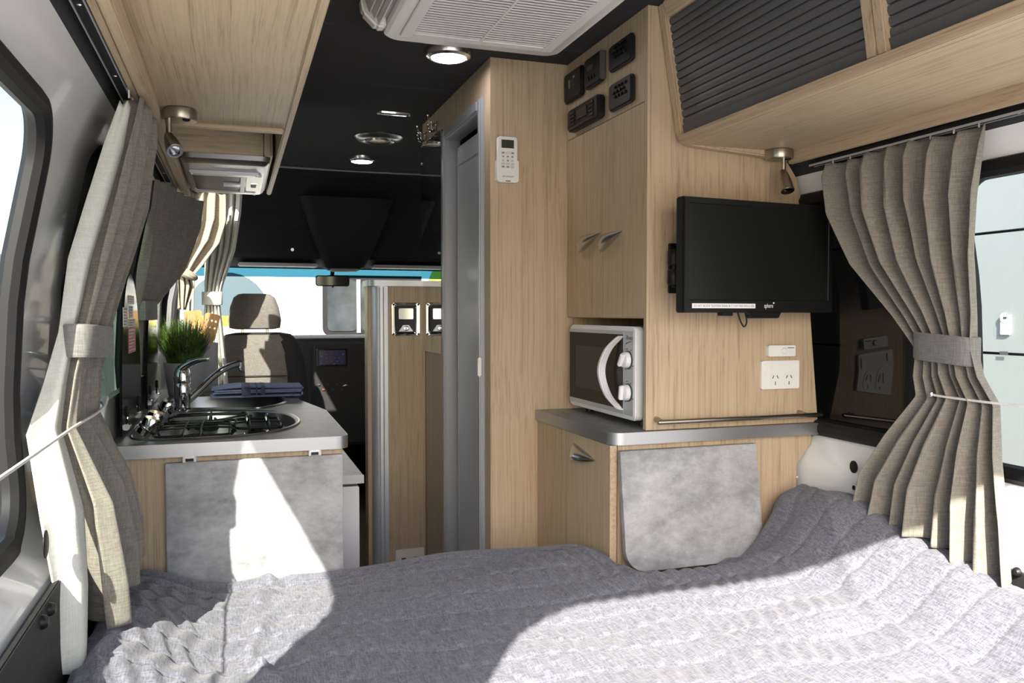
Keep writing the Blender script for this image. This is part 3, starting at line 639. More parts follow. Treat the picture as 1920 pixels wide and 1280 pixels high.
# low fridge cabinet beside it
fr = thing('fridge_cabinet', 'low white fridge under a worktop shelf beside the kitchen cabinet', 'fridge', (.305, 2.85, 0))
MB().box(.252, .362, 2.475, 3.4, .640, .664).build('shelf_top', 'worktop', fr); MB().box(.252, .364, 2.472, 2.475, .640, .665).build('shelf_edge', 'alu_bright', fr)
MB().box(.292, .352, 2.49, 3.38, .004, .628).build('door', 'mwwhite', fr, bevel=.003); MB().box(.256, .291, 2.50, 3.38, .004, .635).build('body', 'black', fr)

# ================================================================== SHOWER CUBICLE AND PARTITION
sc = thing('shower_cubicle', 'tall oak shower cubicle with grey framed door beside the aisle', 'cubicle', (.9, 2.9, 0))
XW, YW = .746, 2.418
MB().box(XW, 1.49, YW, YW + .016, .002, 1.9315).build('end_panel', 'wood', sc, bevel=.001)
MB().box(XW + .0005, XW + .016, YW + .0165, 2.482, .002, 1.9315).build('side_stile', 'wood', sc)
MB().box(XW + .0005, XW + .016, 2.4825, 3.352, 1.831, 1.9315).build('header', 'wood', sc)
MB().box(XW + .0005, XW + .016, 2.998, 3.352, .002, 1.8305).build('side_panel', 'wood', sc)
MB().box(XW, 1.48, 3.353, 3.369, .002, 1.9315).build('rear_panel', 'wood', sc)
# door frame: profiled ring, then the satin leaf set back in it
y0, y1, zt = 2.4835, 2.9965, 1.830
for nm, bxs in (('jamb', (y0, y0 + .034, .002, zt)), ('jamb', (y1 - .044, y1, .002, zt)), ('head_rail', (y0 + .0345, y1 - .0445, zt - .045, zt))):
    j = MB().box(XW - .010, XW + .05, *bxs).build(nm, 'framegrey', sc, bevel=.004)
    a, c, e, g = bxs; MB().box(XW - .014, XW - .0095, a + .008, c - .008, e + .008, g - .008).build('frame_bead', 'framegrey', j, bevel=.0018)
lf = MB().box(XW + .030, XW + .046, y0 + .036, y1 - .07, .01, zt - .075).build('door_leaf', 'doorgrey', sc, bevel=.002)
for a, c in ((y0 + .05, y0 + .056), (y1 - .095, y1 - .09)): MB().box(XW + .0265, XW + .0302, a, c, .03, zt - .08).build('leaf_bead', 'framegrey', lf, bevel=.001)
MB().box(XW + .0265, XW + .0302, y0 + .057, y1 - .096, zt - .145, zt - .141).build('leaf_rail', 'framegrey', lf, bevel=.001)
MB().box(XW - .022, XW - .011, 2.478, 2.492, .952, 1.012).build('door_catch', 'white', sc, bevel=.003)
# mirror on the cubicle side, with two coat hooks above it
mi = thing('wall_mirror', 'tall frameless mirror on the cubicle side reflecting the door latch', 'mirror', (XW - .004, 3.175, 1.0))
MB().box(XW - .0075, XW - .0005, 3.012, 3.348, 1.000, 1.836).build('backing', 'black', mi); MB().box(XW - .011, XW - .0077, 3.010, 3.350, .998, 1.838).build('glass', 'mirror', mi)
def hook(label, y, z, name='coat_hook'):
    x = XW - .0003
    if z < 1.838: x = XW - .0113
    H = thing(name, label, 'hook', (x, y, z), 'coat hooks above the mirror')
    MB().prism(rrect(y - .008, y + .008, z - .022, z + .022, .007, 4), 'x', x - .004, x).build('plate', 'chrome', H)
    MB().tube(smooth_path([(x - .003, y, z + .012), (x - .018, y, z + .008), (x - .034, y, z + .018), (x - .04, y, z + .042)], 5), [.0042] * 15 + [.0052], 10).build('top_prong', 'chrome', H)
    for s in (-1, 1): MB().tube(smooth_path([(x - .003, y, z - .008), (x - .014, y + s * .012, z - .016), (x - .028, y + s * .024, z - .010), (x - .032, y + s * .028, z + .012)], 5), [.0036] * 15 + [.0048], 10).build('side_prong', 'chrome', H)
hook('chrome coat hook above the mirror at its cab end', 3.29, 1.865); hook('chrome coat hook above the mirror next to the grey door frame', 3.10, 1.866)
# air conditioner remote in its holder
rm = thing('remote_control', 'white remote control in a wall holder on the cubicle end', 'remote', (.795, YW - .01, 1.552))
MB().prism(rrect(.7635, .8265, 1.557, 1.690, .008, 4), 'y', YW - .021, YW - .005).build('handset', 'acwhite', rm, bevel=.002)
MB().box(.775, .815, YW - .0218, YW - .0208, 1.655, 1.680).build('display', mat('remote_display', (.035, .045, .028), .3), rm)
rows = [(1.640, [('greyprint', .006), ('acwhite', .006), ('greyprint', .006)]), (1.629, [('redprint', .004), ('greyprint', .004), ('greyprint', .004)]), (1.617, [('paper', .004), ('greyprint', .004), ('paper', .004)]), (1.607, [('paper', .006)] * 3), (1.598, [('greyprint', .006), ('greyprint', .006), ('paper', .006)])]
for z, cs in rows:
    for k, (c, w) in enumerate(cs):
        x = .780 + k * .015; o = MB(); o.prism(rrect(x - w, x + w, z - .0035, z + .0035, .003, 3), 'y', YW - .0228, YW - .0208); o = o.build('button', 'paper', rm)
        MB().box(x - w * .55, x + w * .55, YW - .0233, YW - .0227, z - .0012, z + .0012).build('button_mark', c, o)
m = MB(); m.prism([(.760, 1.556), (.768, 1.551), (.822, 1.551), (.830, 1.556), (.830, 1.618), (.8225, 1.618), (.8225, 1.595), (.815, 1.575), (.775, 1.575), (.7675, 1.595), (.7675, 1.618), (.760, 1.618)], 'y', YW - .0245, YW - .0005); m.build('holder', 'acwhite', rm, bevel=.001)
text('brand_print', 'aircommand', .008, (.777, YW - .0249, 1.5665), (1, 0, 0), (0, 0, 1), 'greyprint', rm, .036)
MB().box(.787, .803, YW - .0252, YW - .0244, 1.5535, 1.556).build('holder_slot', 'black', rm)
# waist high partition behind the driver seat
pt = thing('seat_partition', 'waist high oak partition with aluminium corner post behind the driver seat', 'partition', (.63, 3.34, 0))
YP = 3.330
MB().box(.590, .7445, YP, YP + .016, .002, 1.262).build('board', 'wood', pt)
m = MB(); m.prism([(.590, YP - .004)] + [(.560 + .030 * math.cos(R(a)), YP + .026 + .030 * math.sin(R(a))) for a in range(-90, -181, -15)] + [(.530, YP + .05), (.545, YP + .05), (.590, YP + .012)], 'z', .002, 1.262); m.build('corner_post', 'alu', pt)
for x in (.556, .572): MB().tube([(x, YP - .003, .01), (x, YP - .003, 1.258)], .0032, 8).build('post_ridge', 'alu', pt)
MB().box(.514, .5298, YP + .045, YP + .12, .002, 1.262).build('return_board', 'wood', pt)
m = MB(); m.prism([(.7445, YP - .008), (.7445, YP + .03), (.56, YP + .03), (.53, YP + .13), (.508, YP + .13), (.508, YP + .03)] + [(.545 + .037 * math.cos(R(a)), YP + .029 + .037 * math.sin(R(a))) for a in (180, 200, 220, 240, 255, 270)], 'z', 1.2625, 1.286); m.build('cap', 'alu', pt, bevel=.002)
la = thing('paddle_latch', 'chrome paddle latch with keyhole on the waist high partition', 'latch', (.667, YP - .006, 1.05))
a, c = on(733, 566, Y=YP), on(788, 630, Y=YP); x0, x1, z0, z1 = a[0], c[0], c[2], a[2]
m = MB(); o = rrect(x0, x1, z0, z1, .012, 4); i = rrect(x0 + .018, x1 - .018, z0 + .014, z1 - .016, .010, 4)
m.rings([[(x, YP - .0005, z) for x, z in o], [(x, YP - .006, z) for x, z in rrect(x0 + .003, x1 - .003, z0 + .003, z1 - .003, .011, 4)], [(x, YP - .007, z) for x, z in rrect(x0 + .011, x1 - .011, z0 + .009, z1 - .010, .010, 4)], [(x, YP - .003, z) for x, z in i], [(x, YP - .001, z) for x, z in rrect(x0 + .022, x1 - .022, z0 + .018, z1 - .02, .009, 4)]]); m.build('plate', 'chrome', la)
MB().prism(rrect(x0 + .02, x1 - .02, z0 + .016, z1 - .018, .009, 4), 'y', YP - .0042, YP - .0012).build('recess', 'black', la)
xm = (x0 + x1) / 2; MB().prism(rrect(xm - .030, xm + .030, z1 - .070, z1 - .026, .004, 3), 'y', YP - .010, YP - .0045).build('paddle', 'nickel', la, bevel=.0015)
MB().prism([(xm - .030, z0 + .020), (xm + .030, z0 + .020), (xm + .012, z0 + .046), (xm - .012, z0 + .046)], 'y', YP - .0062, YP - .0045).build('lock_plate', 'alu', la)
lc = MB().lathe([(.0105, 0), (.0105, -.006), (.008, -.007), (.0005, -.0065)], (xm, YP - .006, z0 + .032), 'y', 20).build('lock_cylinder', 'chrome', la); MB().box(xm - .0012, xm + .0012, YP - .0135, YP - .0128, z0 + .027, z0 + .036).build('keyhole', 'black', lc)
for x in (x0 + .009, x1 - .009):
    for z in (z0 + .009, z1 - .010): MB().lathe([(.0045, 0), (.0045, -.001), (.001, -.0012)], (x, YP - .0066, z), 'y', 12).build('fixing_hole', 'black', la)
ps = thing('power_outlet', 'white double power outlet low on the partition above the bed edge', 'outlet', (.675, YP - .005, .105))
MB().prism(rrect(.616, .735, .105, .180, .005, 3), 'y', YP - .010, YP - .0005).build('plate', 'white', ps, bevel=.001)
for x in (.65, .70): MB().box(x - .006, x + .006, YP - .0125, YP - .0098, .158, .172).build('rocker', 'acwhite', ps, bevel=.001); MB().box(x - .009, x + .009, YP - .0108, YP - .0098, .118, .145).build('socket_face', 'greyprint', ps)

# ================================================================== CEILING FITTINGS
ac = thing('air_conditioner', 'white ceiling air conditioner with slatted intake grille', 'air conditioner', (CXV, 1.83, 1.93))
MB().stack([(1.931, CXV, 1.80, .29, .31, .05), (1.915, CXV, 1.80, .295, .32, .05), (1.889, CXV, 1.80, .265, .32, .05)]).build('base', 'acwhite', ac)
MB().stack([(1.888, CXV, 1.815, .225, .325, .03), (1.880, CXV, 1.815, .245, .345, .045), (1.868, CXV, 1.815, .243, .342, .045), (1.862, CXV, 1.815, .235, .333, .04)], 8).build('tray', 'acwhite', ac)
for s in (-1, 1):
    for k in range(3 if s < 0 else 0):
        x = CXV + s * (.262 + .013 * k); MB().prism([(x, 1.866 + .011 * k), (x + s * .004, 1.864 + .011 * k), (x + s * .013, 1.898 + .008 * k), (x + s * .009, 1.90 + .008 * k)], 'y', 1.52, 2.06 - .01 * k).build('side_louvre', 'acwhite', ac)
    if s < 0: MB().prism([(CXV + s * .245, 1.864), (CXV + s * .27, 1.862), (CXV + s * .305, 1.895), (CXV + s * .31, 1.93), (CXV + s * .25, 1.93)], 'y', 2.06, 2.10).build('louvre_cheek', 'acwhite', ac, bevel=.006)
gx0, gx1, gy0, gy1 = .436, .788, 1.56, 2.068
for bx_ in ((gx0 - .03, gx0, gy0 - .03, gy1 + .03), (gx1, gx1 + .03, gy0 - .03, gy1 + .03), (gx0, gx1, gy0 - .03, gy0), (gx0, gx1, gy1, gy1 + .03)): MB().box(*bx_, 1.856, 1.8625).build('grille_frame', 'acwhite', ac, bevel=.0015)
MB().box(gx0, gx1, gy0, gy1, 1.8605, 1.8622).build('grille_sheet', 'trimgrey', ac)  # grey filter sheet laid in to darken the gaps between the slats
for k, y in enumerate(np.arange(gy0 + .008, gy1 - .004, .0158)):
    for a, c in ((gx0, CXV - .003), (CXV + .003, gx1)): MB().prism([(y - .0050, 1.8558), (y + .0042, 1.8572), (y + .0046, 1.8592), (y - .0044, 1.8586)], 'x', a, c).build('grille_slat', 'acwhite', ac, smooth=False)
MB().box(CXV - .003, CXV + .003, gy0, gy1, 1.8548, 1.860).build('grille_rib', 'acwhite', ac)
MB().box(.475, .525, 2.135, 2.150, 1.8615, 1.870).build('display_window', 'acwhite', ac, bevel=.002)
text('brand_print', 'aircommand', .010, (.57, 2.135, 1.8615), (1, 0, 0), (0, .8, .6), 'greyprint', ac, .055)
def ceiling_light(label, y, zc=1.932):
    L = thing('ceiling_light', label, 'light', (CXV, y, zc), 'round roof lights')
    MB().lathe([(.072, 0), (.072, -.004), (.066, -.018), (.056, -.024), (.052, -.022), (.052, -.012)], (CXV, y, zc), 'z', 36).build('rim', 'nickel', L)
    MB().lathe([(.0515, -.012), (.050, -.023), (.030, -.0255), (.0005, -.026)], (CXV, y, zc), 'z', 32).build('lens', 'led', L)
    k = 0
    return L
ceiling_light('round LED roof light beside the air conditioner', 2.405); ceiling_light('round LED roof light over the cab step', 4.165)
vt = thing('roof_vent', 'oval polished roof vent ring between the two roof lights', 'vent', (CXV, 3.66, 1.932))
MB().lathe([(.108, 0), (.108, -.004), (.098, -.014), (.072, -.019), (.062, -.014), (.060, -.004)], (CXV, 3.66, 1.932), 'z', 40).build('ring', 'nickel', vt); MB().lathe([(.060, -.004), (.045, -.008), (.040, -.02), (.030, -.022), (.0005, -.022)], (CXV, 3.66, 1.932), 'z', 32).build('damper', 'bronze', vt)
sp = thing('roof_slot', 'slim polished metal rim of a slot in the roof lining', 'slot', (.597, 3.21, 1.932))
m = MB(); m.rings([[(x, y, z) for x, y in rrect(.530 + i, .664 - i, 3.190 + i, 3.230 - i, max(.019 - i, .006), 5)] for i, z in ((0, 1.9318), (.001, 1.926), (.004, 1.9235), (.007, 1.925), (.008, 1.931))], caps=False); m.build('rim', 'chrome', sp)
MB().prism(rrect(.5385, .6555, 3.1985, 3.2215, .009, 4), 'z', 1.929, 1.9316).build('insert', 'black', sp)

# ================================================================== TELEVISION SIDE
XC, YB = 1.0, 1.886
tc = thing('tall_cabinet', 'tall oak cabinet with control panels and two doors above the microwave', 'cabinet', (1.25, 2.15, 1.137))
MB().box(XC, XC + .016, 1.9035, 2.4165, 1.694, 1.9315).build('control_fascia', 'wood', tc, bevel=.001)
MB().box(XC + .018, 1.42, 1.9035, 2.4165, 1.137, 1.151).build('bottom_shelf', 'woodx', tc)
MB().box(1.405, 1.42, 1.9035, 2.4165, .850, 1.136).build('niche_back', 'wood', tc)
MB().box(1.02, 1.42, 2.402, 2.4165, .850, 1.136).build('niche_side', 'wood', tc)
ym = on(1128, 400, X=XC)[1]
def beak_handle(parent, y_thick, y_tip, z, x, rise=.022):
    """wing shaped pull: thick rounded end tapering to a tip"""
    m = MB(); n = 14; rs = []
    for k in range(n + 1):
        t = k / n; y = y_thick + (y_tip - y_thick) * t; r = .0245 * math.sqrt(max(1 - (2 * t - .35) ** 2 / 3.0, 0.02)) * (1 - t) ** .6 + .0012; zz = z + rise * t ** 1.2; px = .030 * math.sin(math.pi * min(1, .12 + t * .88)) * (1 - .35 * t) + .003
        rs.append([(x - px * max(0, math.sin(R(a))) - .0003, y, zz + r * math.cos(R(a)) - .35 * r * math.sin(R(a))) for a in range(0, 181, 18)] + [(x - .0003, y, zz)])
    m.rings(rs); return m.build('handle', 'nickel', parent)
d1 = MB().box(XC, XC + .016, ym + .001, 2.4165, 1.139, 1.692).build('door', 'wood', tc, bevel=.0008); d2 = MB().box(XC, XC + .016, 1.9035, ym - .001, 1.139, 1.692).build('door', 'wood', tc, bevel=.0008)
p = on(1090, 458, X=XC); beak_handle(d1, p[1], on(1126, 445, X=XC)[1], p[2], XC); p = on(1130, 455, X=XC); beak_handle(d2, p[1], on(1167, 440, X=XC)[1], p[2], XC)
# control panels
def panel(name, label, xa, ya, xb, yb, th, kind):
    a, c = on(xa, ya, X=XC), on(xb, yb, X=XC); Y0, Y1 = sorted((a[1], c[1])); zt, zb = a[2], c[2]
    P = thing(name, label, 'control panel', (XC - .005, (Y0 + Y1) / 2, zb), 'black control panels above the cabinet doors')
    MB().prism(rrect(Y0, Y1, zb, zt, .012, 4), 'x', XC - th, XC - .0004).build('body', 'black', P, bevel=.005, seg=3)
    x = XC - th; w = Y1 - Y0; h = zt - zb
    if kind == 'rocker':
        for r_ in range(3):
            for k in range(4):
                yy = Y0 + w * (.22 + .14 * k + .07 * (r_ % 2)); zz = zb + h * (.38 + .17 * r_); MB().box(x - .005, x, yy - w * .04, yy + w * .04, zz, zz + h * .10).build('switch', 'blackgloss', P, bevel=.0012)
    if kind == 'gauge':
        for k in range(3): MB().box(x - .0012, x, Y0 + w * (.42 + .11 * k), Y0 + w * (.47 + .11 * k), zb + h * .45, zb + h * .72).build('led_bar', 'greyprint' if k < 2 else 'piping', P)
        MB().box(x - .0012, x, Y0 + w * .36, Y0 + w * .45, zb + h * .7, zb + h * .77).build('led_window', 'piping', P)
    if kind == 'meter':
        MB().box(x - .002, x, Y0 + w * .45, Y0 + w * .75, zb + h * .52, zb + h * .70).build('display', mat('meter_display', (.05, .05, .03), .25), P)
        for k in range(3): MB().box(x - .003, x, Y0 + w * (.3 + .18 * k), Y0 + w * (.41 + .18 * k), zb + h * .22, zb + h * .34).build('button', 'blackgloss', P, bevel=.001)
        MB().box(x - .002, XC - .001, Y0 - .006, Y0 + .002, zb + .004, zt - .004).build('side_trim', 'trimgrey', P, bevel=.003)
    if kind == 'stereo':
        MB().box(x - .002, x, Y0 + w * .32, Y0 + w * .66, zb + h * .32, zb + h * .78).build('display', 'blackgloss', P, bevel=.001)
        for k in range(4): MB().box(x - .003, x, Y0 + w * .12, Y0 + w * .26, zb + h * (.2 + .17 * k), zb + h * (.31 + .17 * k)).build('button', 'blackgloss', P, bevel=.001); MB().box(x - .003, x, Y0 + w * .72, Y0 + w * .88, zb + h * (.2 + .17 * k), zb + h * (.31 + .17 * k)).build('button', 'blackgloss', P, bevel=.001)
        MB().box(x - .004, x, Y0 + w * .1, Y0 + w * .9, zb + h * .06, zb + h * .13).build('card_slot', 'blackgloss', P)
panel('gauge_panel', 'black tank gauge panel nearest the cubicle end panel', 1066, 143, 1098, 178, .016, 'gauge')
panel('meter_panel', 'black battery meter with grey side trim above the cabinet doors', 1105, 115, 1136, 152, .018, 'meter')
panel('switch_panel', 'upper black rocker switch panel against the roof lining', 1150, 90, 1193, 112, .016, 'rocker')
panel('switch_panel', 'lower black rocker switch panel just above the cabinet door', 1150, 162, 1193, 190, .016, 'rocker')
panel('stereo_unit', 'wide black stereo with small display below the battery meter', 1078, 210, 1136, 220, .026, 'stereo')

# panel carrying the television
tvp = thing('oak_bulkhead', 'large oak panel that carries the television and power socket', 'panel', (1.27, YB, .849))
MB().prism([(XC, .8495), (1.535, .8495), (1.478, 1.44), (1.455, 1.52), (1.395, 1.60), (1.33, 1.72), (1.2, 1.85), (1.03, 1.9315), (XC, 1.9315)], 'y', YB, YB + .016).build('board', 'wood', tvp, bevel=.001)
MB().box(XC - .0005, XC + .0165, YB - .001, YB - .0001, .85, 1.93).build('edge_band', 'wood', tvp)
# right worktop and base cabinet
wt = thing('side_worktop', 'dark stone look worktop with aluminium edge under the microwave', 'worktop', (1.2, 2.15, .818))
o = [(1.525, 1.868)] + [(.895 + .035 - .035 * math.sin(R(a)), 1.868 + .035 - .035 * math.cos(R(a))) for a in range(0, 91, 15)] + [(.895, 2.4165)]
MB().prism(o + [(1.525, 2.4165)], 'z', .8185, .8485).build('top', 'worktop', wt)
o2 = [(1.527, 1.8655)] + [(.895 + .035 - .0375 * math.sin(R(a)), 1.868 + .035 - .0375 * math.cos(R(a))) for a in range(0, 91, 15)] + [(.8925, 2.4165)]
m = MB(); m.rings([[(x, y, .818), (u, w, .818), (u, w, .849), (x, y, .849)] for (x, y), (u, w) in zip(o2, o)]); m.build('edge_strip', 'alu_bright', wt)
bc = thing('base_cabinet', 'oak base cabinet under the microwave worktop with one door', 'cabinet', (1.2, 2.15, 0))
MB().prism([(.922, .002), (1.468, .002), (1.468, .735), (1.515, .79), (1.515, .8175), (.922, .8175)], 'y', 1.888, 1.904).build('end_panel', 'wood', bc, bevel=.001)
MB().box(1.45, 1.466, 1.905, 2.416, .002, .8175).build('back_panel', 'wood', bc)
dr = MB().box(.900, .918, 1.889, 2.416, .12, .8150).build('door', 'wood', bc, bevel=.001); MB().box(.905, .92, 1.905, 2.416, .002, .118).build('plinth', 'black', bc)
MB().box(.8995, .9185, 1.8865, 1.8889, .12, .815).build('door_edge_band', 'woody', dr)
p = on(1076, 847, X=.9); beak_handle(dr, p[1], on(1116, 850, X=.9)[1], p[2], .9, .0)
p = on(1494, 896, Y=1.888); MB().lathe([(.0065, 0), (.006, -.003), (.001, -.004)], p, 'y', 14).build('screw', 'chrome', bc)
# right flap, leaning out on the duvet
f2 = thing('fold_down_table', 'stone grey table flap with rounded lower corners hanging over the duvet', 'table', (1.117, 1.86, .50))
def tilt(p): x, y, z = p; return (x, y - (.80 - z) * .14, z)
m = MB(xf=tilt); m.prism(rrect(.916, 1.318, .505, 1.0, .055, 8)[7:14 + 1] and ([(.916, .803), (.916, .56)] + [(.971 - .055 * math.cos(R(a)), .56 - .055 * math.sin(R(a))) for a in range(0, 91, 10)] + [(1.263 + .055 * math.sin(R(a)), .56 - .055 * math.cos(R(a))) for a in range(0, 91, 10)] + [(1.318, .803)]), 'y', 1.862, 1.880); m.build('leaf', 'stone', f2, bevel=.001)
MB().box(1.05, 1.09, 1.8805, 1.8875, .775, .80).build('hinge', 'bronze', f2); MB().box(1.20, 1.24, 1.8805, 1.8875, .775, .80).build('hinge', 'bronze', f2)
# microwave
mw = thing('microwave', 'white microwave oven with black door glass and curved handle', 'microwave', (1.17, 2.16, .849))
mx, my0, my1, mz0, mz1 = .992, 1.936, 2.384, .866, 1.116
MB().box(mx + .03, mx + .34, my0 + .004, my1 - .004, mz0 + .002, mz1 - .002).build('body', 'mwwhite', mw, bevel=.006)
MB().prism(rrect(my0, my1, mz0, mz1, .016, 5), 'x', mx + .004, mx + .0295).build('front_frame', 'mwwhite', mw, bevel=.004, seg=3)
yp = on(1168, 700, X=mx)[1]
MB().box(mx + .0015, mx + .0038, my0 + .008, yp - .001, mz0 + .012, mz1 - .012).build('control_panel', 'silver', mw, bevel=.001)
dd = MB().box(mx + .001, mx + .0038, yp, my1 - .006, mz0 + .012, mz1 - .012).build('door', 'silver', mw, bevel=.001)
MB().box(mx - .0008, mx + .0009, yp + .002, my1 - .012, mz0 + .026, mz1 - .022).build('door_glass', 'ovenglass', dd)
MB().box(mx - .0014, mx - .0009, yp + .10, my1 - .06, mz0 + .062, mz1 - .062).build('window_mesh', mat('oven_mesh', (.03, .028, .024), .45), dd)
hp = smooth_path([(mx - .006, yp + .010, mz1 - .026), (mx - .024, yp + .055, mz1 - .065), (mx - .030, yp + .085, (mz0 + mz1) / 2), (mx - .024, yp + .055, mz0 + .062), (mx - .006, yp + .010, mz0 + .024)], 8)
m = MB(); m.rings([[(p.x + a * .010 + .003, p.y + b * .0085 - .004, p.z) for a, b in ((-1, -1), (-1, 1), (1, 1), (1, -1))] for p in hp]); m.build('handle', 'mwwhite', dd, bevel=.003)
yk = (my0 + .008 + yp) / 2
for zk, rot in ((1.115 - .088, 35), (1.115 - .175, 10)):
    MB().lathe([(.0245, 0), (.0245, -.002), (.022, -.003)], (mx + .0015, yk, zk), 'x', 28).build('dial_ring', 'greyprint', mw)
    kn = MB().lathe([(.0215, 0), (.0205, -.012), (.017, -.0145), (.0005, -.015)], (mx - .0016, yk, zk), 'x', 26).build('knob', 'mwwhite', mw)
    dx, dz = math.sin(R(rot)), math.cos(R(rot)); m = MB(xf=lambda p, z_=zk: (p[0], yk + p[1] * dz - p[2] * dx, z_ + p[1] * dx + p[2] * dz)); m.box(mx - .026, mx - .012, -.0055, .0055, -.019, .019); m.build('knob_grip', 'mwwhite', kn, bevel=.002)
    for a in range(-60, 250, 45):
        q = (yk + .030 * math.cos(R(a)), zk + .030 * math.sin(R(a)))
        if my0 + .010 < q[0] < yp - .004: MB().box(mx + .0006, mx + .0016, q[0] - .003, q[0] + .003, q[1] - .0012, q[1] + .0012).build('dial_mark', 'greyprint', mw)
text('brand_print', 'Arvio', .019, (mx + .0008, yp - .014, mz1 - .036), (0, -1, 0), (0, .0, 1), 'greyprint', mw, .04, .35)
m = MB(); m.tube([(mx + .001, yp - .016, mz1 - .046), (mx + .001, yp - .035, mz1 - .041), (mx + .001, yp - .052, mz1 - .040)], [.0012, .001, .0004], 6); m.build('brand_swoosh', 'greyprint', mw)
for y in (my0 + .05, my1 - .05):
    for x in (mx + .05, mx + .30): MB().lathe([(.012, 0), (.011, .0175)], (x, y, .8487), 'z', 14).build('foot', 'black', mw)
# towel rail
tr_ = thing('grab_rail', 'thin bronze rail along the foot of the television panel', 'rail', (1.28, YB - .02, .865))
a, c = on(1234, 788, Y=1.852), on(1541, 776, Y=1.852)
MB().tube([(a[0], 1.852, .874), (a[0] + .004, 1.852, .874), (c[0] - .004, 1.852, .874), (c[0], 1.852, .874)], [.005, .0062, .0062, .005], 14).build('bar', 'bronze', tr_)
for x in (a[0] + .012, c[0] - .05): MB().tube([(x, YB - .0003, .878), (x, 1.858, .876)], [.007, .0055], 12).build('bracket', 'bronze', tr_)
# power socket and switch
so = thing('power_socket', 'white double power socket on the television panel', 'socket', (1.4, YB - .006, .95))
a, c = on(1424, 677, Y=YB), on(1494, 727, Y=YB); x0, x1, z0, z1 = a[0], c[0], c[2], (a[2] + on(1494, 674, Y=YB)[2]) / 2
MB().prism(rrect(x0, x1, z0, z1, .004, 3), 'y', YB - .011, YB - .0004).build('plate', 'white', so, bevel=.0015)
for k in (0, 1):
    xc = x0 + (x1 - x0) * (.35 + .36 * k); f = MB().prism(rrect(xc - .016, xc + .016, z0 + .008, z0 + .042, .010, 4), 'y', YB - .0122, YB - .0108).build('socket_face', 'white', so)
    for dx, dz, an in ((-.007, .033, -28), (.007, .033, 28), (0, .016, 0)):
        s_, c_ = math.sin(R(an)), math.cos(R(an)); m = MB(xf=lambda p, X_=xc + dx, Z_=z0 + dz, s_=s_, c_=c_: (X_ + p[0] * c_ + p[2] * s_ * -1, p[1], Z_ + p[0] * s_ + p[2] * c_)); m.box(-.0011, .0011, YB - .0127, YB - .0121, -.0048, .0048); m.build('pin_slot', 'greyprint', f)
    xs = x0 + (x1 - x0) * (.13 + .75 * k); MB().prism(rrect(xs - .008, xs + .008, z1 - .030, z1 - .007, .003, 3), 'y', YB - .0145, YB - .0108).build('rocker', 'acwhite', so, bevel=.0012)
sw = thing('light_switch', 'small white dimmer switch above the power socket', 'switch', (1.39, YB - .006, 1.02))
a, c = on(1435, 647, Y=YB), on(1485, 667, Y=YB)
MB().prism(rrect(a[0], c[0], c[2], a[2], .004, 3), 'y', YB - .016, YB - .0004).build('plate', 'white', sw, bevel=.0015)
xm, zm = a[0] + (c[0] - a[0]) * .54, (a[2] + c[2]) / 2; MB().lathe([(.0085, 0), (.0085, -.005), (.007, -.0065), (.0005, -.0065)], (xm, YB - .0158, zm), 'y', 20).build('dial', 'white', sw); MB().box(xm + .013, xm + .034, YB - .0168, YB - .0158, zm + .007, zm + .009).build('print', 'greyprint', sw)
# television
P0 = on(1280, 586, Y=1.738); P1 = on(1559, 592, Y=1.79); T0 = on(1291, 367, Y=1.738)
tv = thing('television', 'black flat television swivelled out on a wall arm with a white notice strip', 'television', (1.27, 1.77, P0[2]))
U = Vector((P1[0] - P0[0], P1[1] - P0[1], 0)); TW = U.length; U.normalize(); N = Vector((U.y, -U.x, 0)); TH = T0[2] - P0[2]
def tx(p): q = Vector((P0[0], P0[1], P0[2])) + U * p[0] + N * p[1]; return (q.x, q.y, q.z + p[2])
m = MB(xf=tx); m.box(0, TW, -.030, 0, 0, TH); m.build('cabinet', 'black', tv, bevel=.003)
m = MB(xf=tx); m.box(.03, TW - .03, -.048, -.0305, .03, TH - .06); m.build('rear_shell', 'black', tv, bevel=.008)
bz = .017
m = MB(xf=tx); m.rings([[(x, y, z) for x, z in pts] for y, pts in ((.0005, rrect(.001, TW - .001, .001, TH - .001, .003, 2)), (.004, rrect(.002, TW - .002, .002, TH - .002, .003, 2)), (.004, rrect(bz - .002, TW - bz + .002, .030, TH - bz + .002, .002, 2)), (.0008, rrect(bz, TW - bz, .032, TH - bz, .002, 2)))], closed=True); m.build('bezel', 'black', tv)
m = MB(xf=tx); m.box(bz, TW - bz, .0004, .0012, .032, TH - bz); m.build('screen', 'screen', tv)
m = MB(xf=tx); m.prism([(TW * .42, .002), (TW * .44, -.014), (TW * .62, -.014), (TW * .64, .002)], 'y', -.02, .003); m.build('chin', 'black', tv, bevel=.002)
m = MB(xf=tx); m.prism(rrect(TW * .25, TW * .32, -.008, .004, .003, 3), 'y', -.02, -.002); m.build('button_pad', 'black', tv)
s = MB(xf=tx); s.box(TW * .050, TW * .455, .0042, .0048, .011, .0225); st = s.build('notice_strip', 'whiteprint', tv)
o_ = tx((TW * .057, .0051, .0140)); text('notice_print', 'I DO NOT RECEIVE TELEVISION SIGNAL BUT I CAN TAKE DVDs & USBs', .0085, o_, U, (0, 0, 1), 'greyprint', st, TW * .39)
text('brand_print', 'sphere', .016, tx((TW * .515, .0045, .0125)), U, (0, 0, 1), 'whiteprint', tv, .029)
m = MB(xf=tx); m.prism([(TW * .515 + .031 + .0022 * math.cos(R(a)), .0245 + .0022 * math.sin(R(a))) for a in range(0, 360, 45)], 'y', .004, .0046); m.build('brand_dot', 'whiteprint', tv)
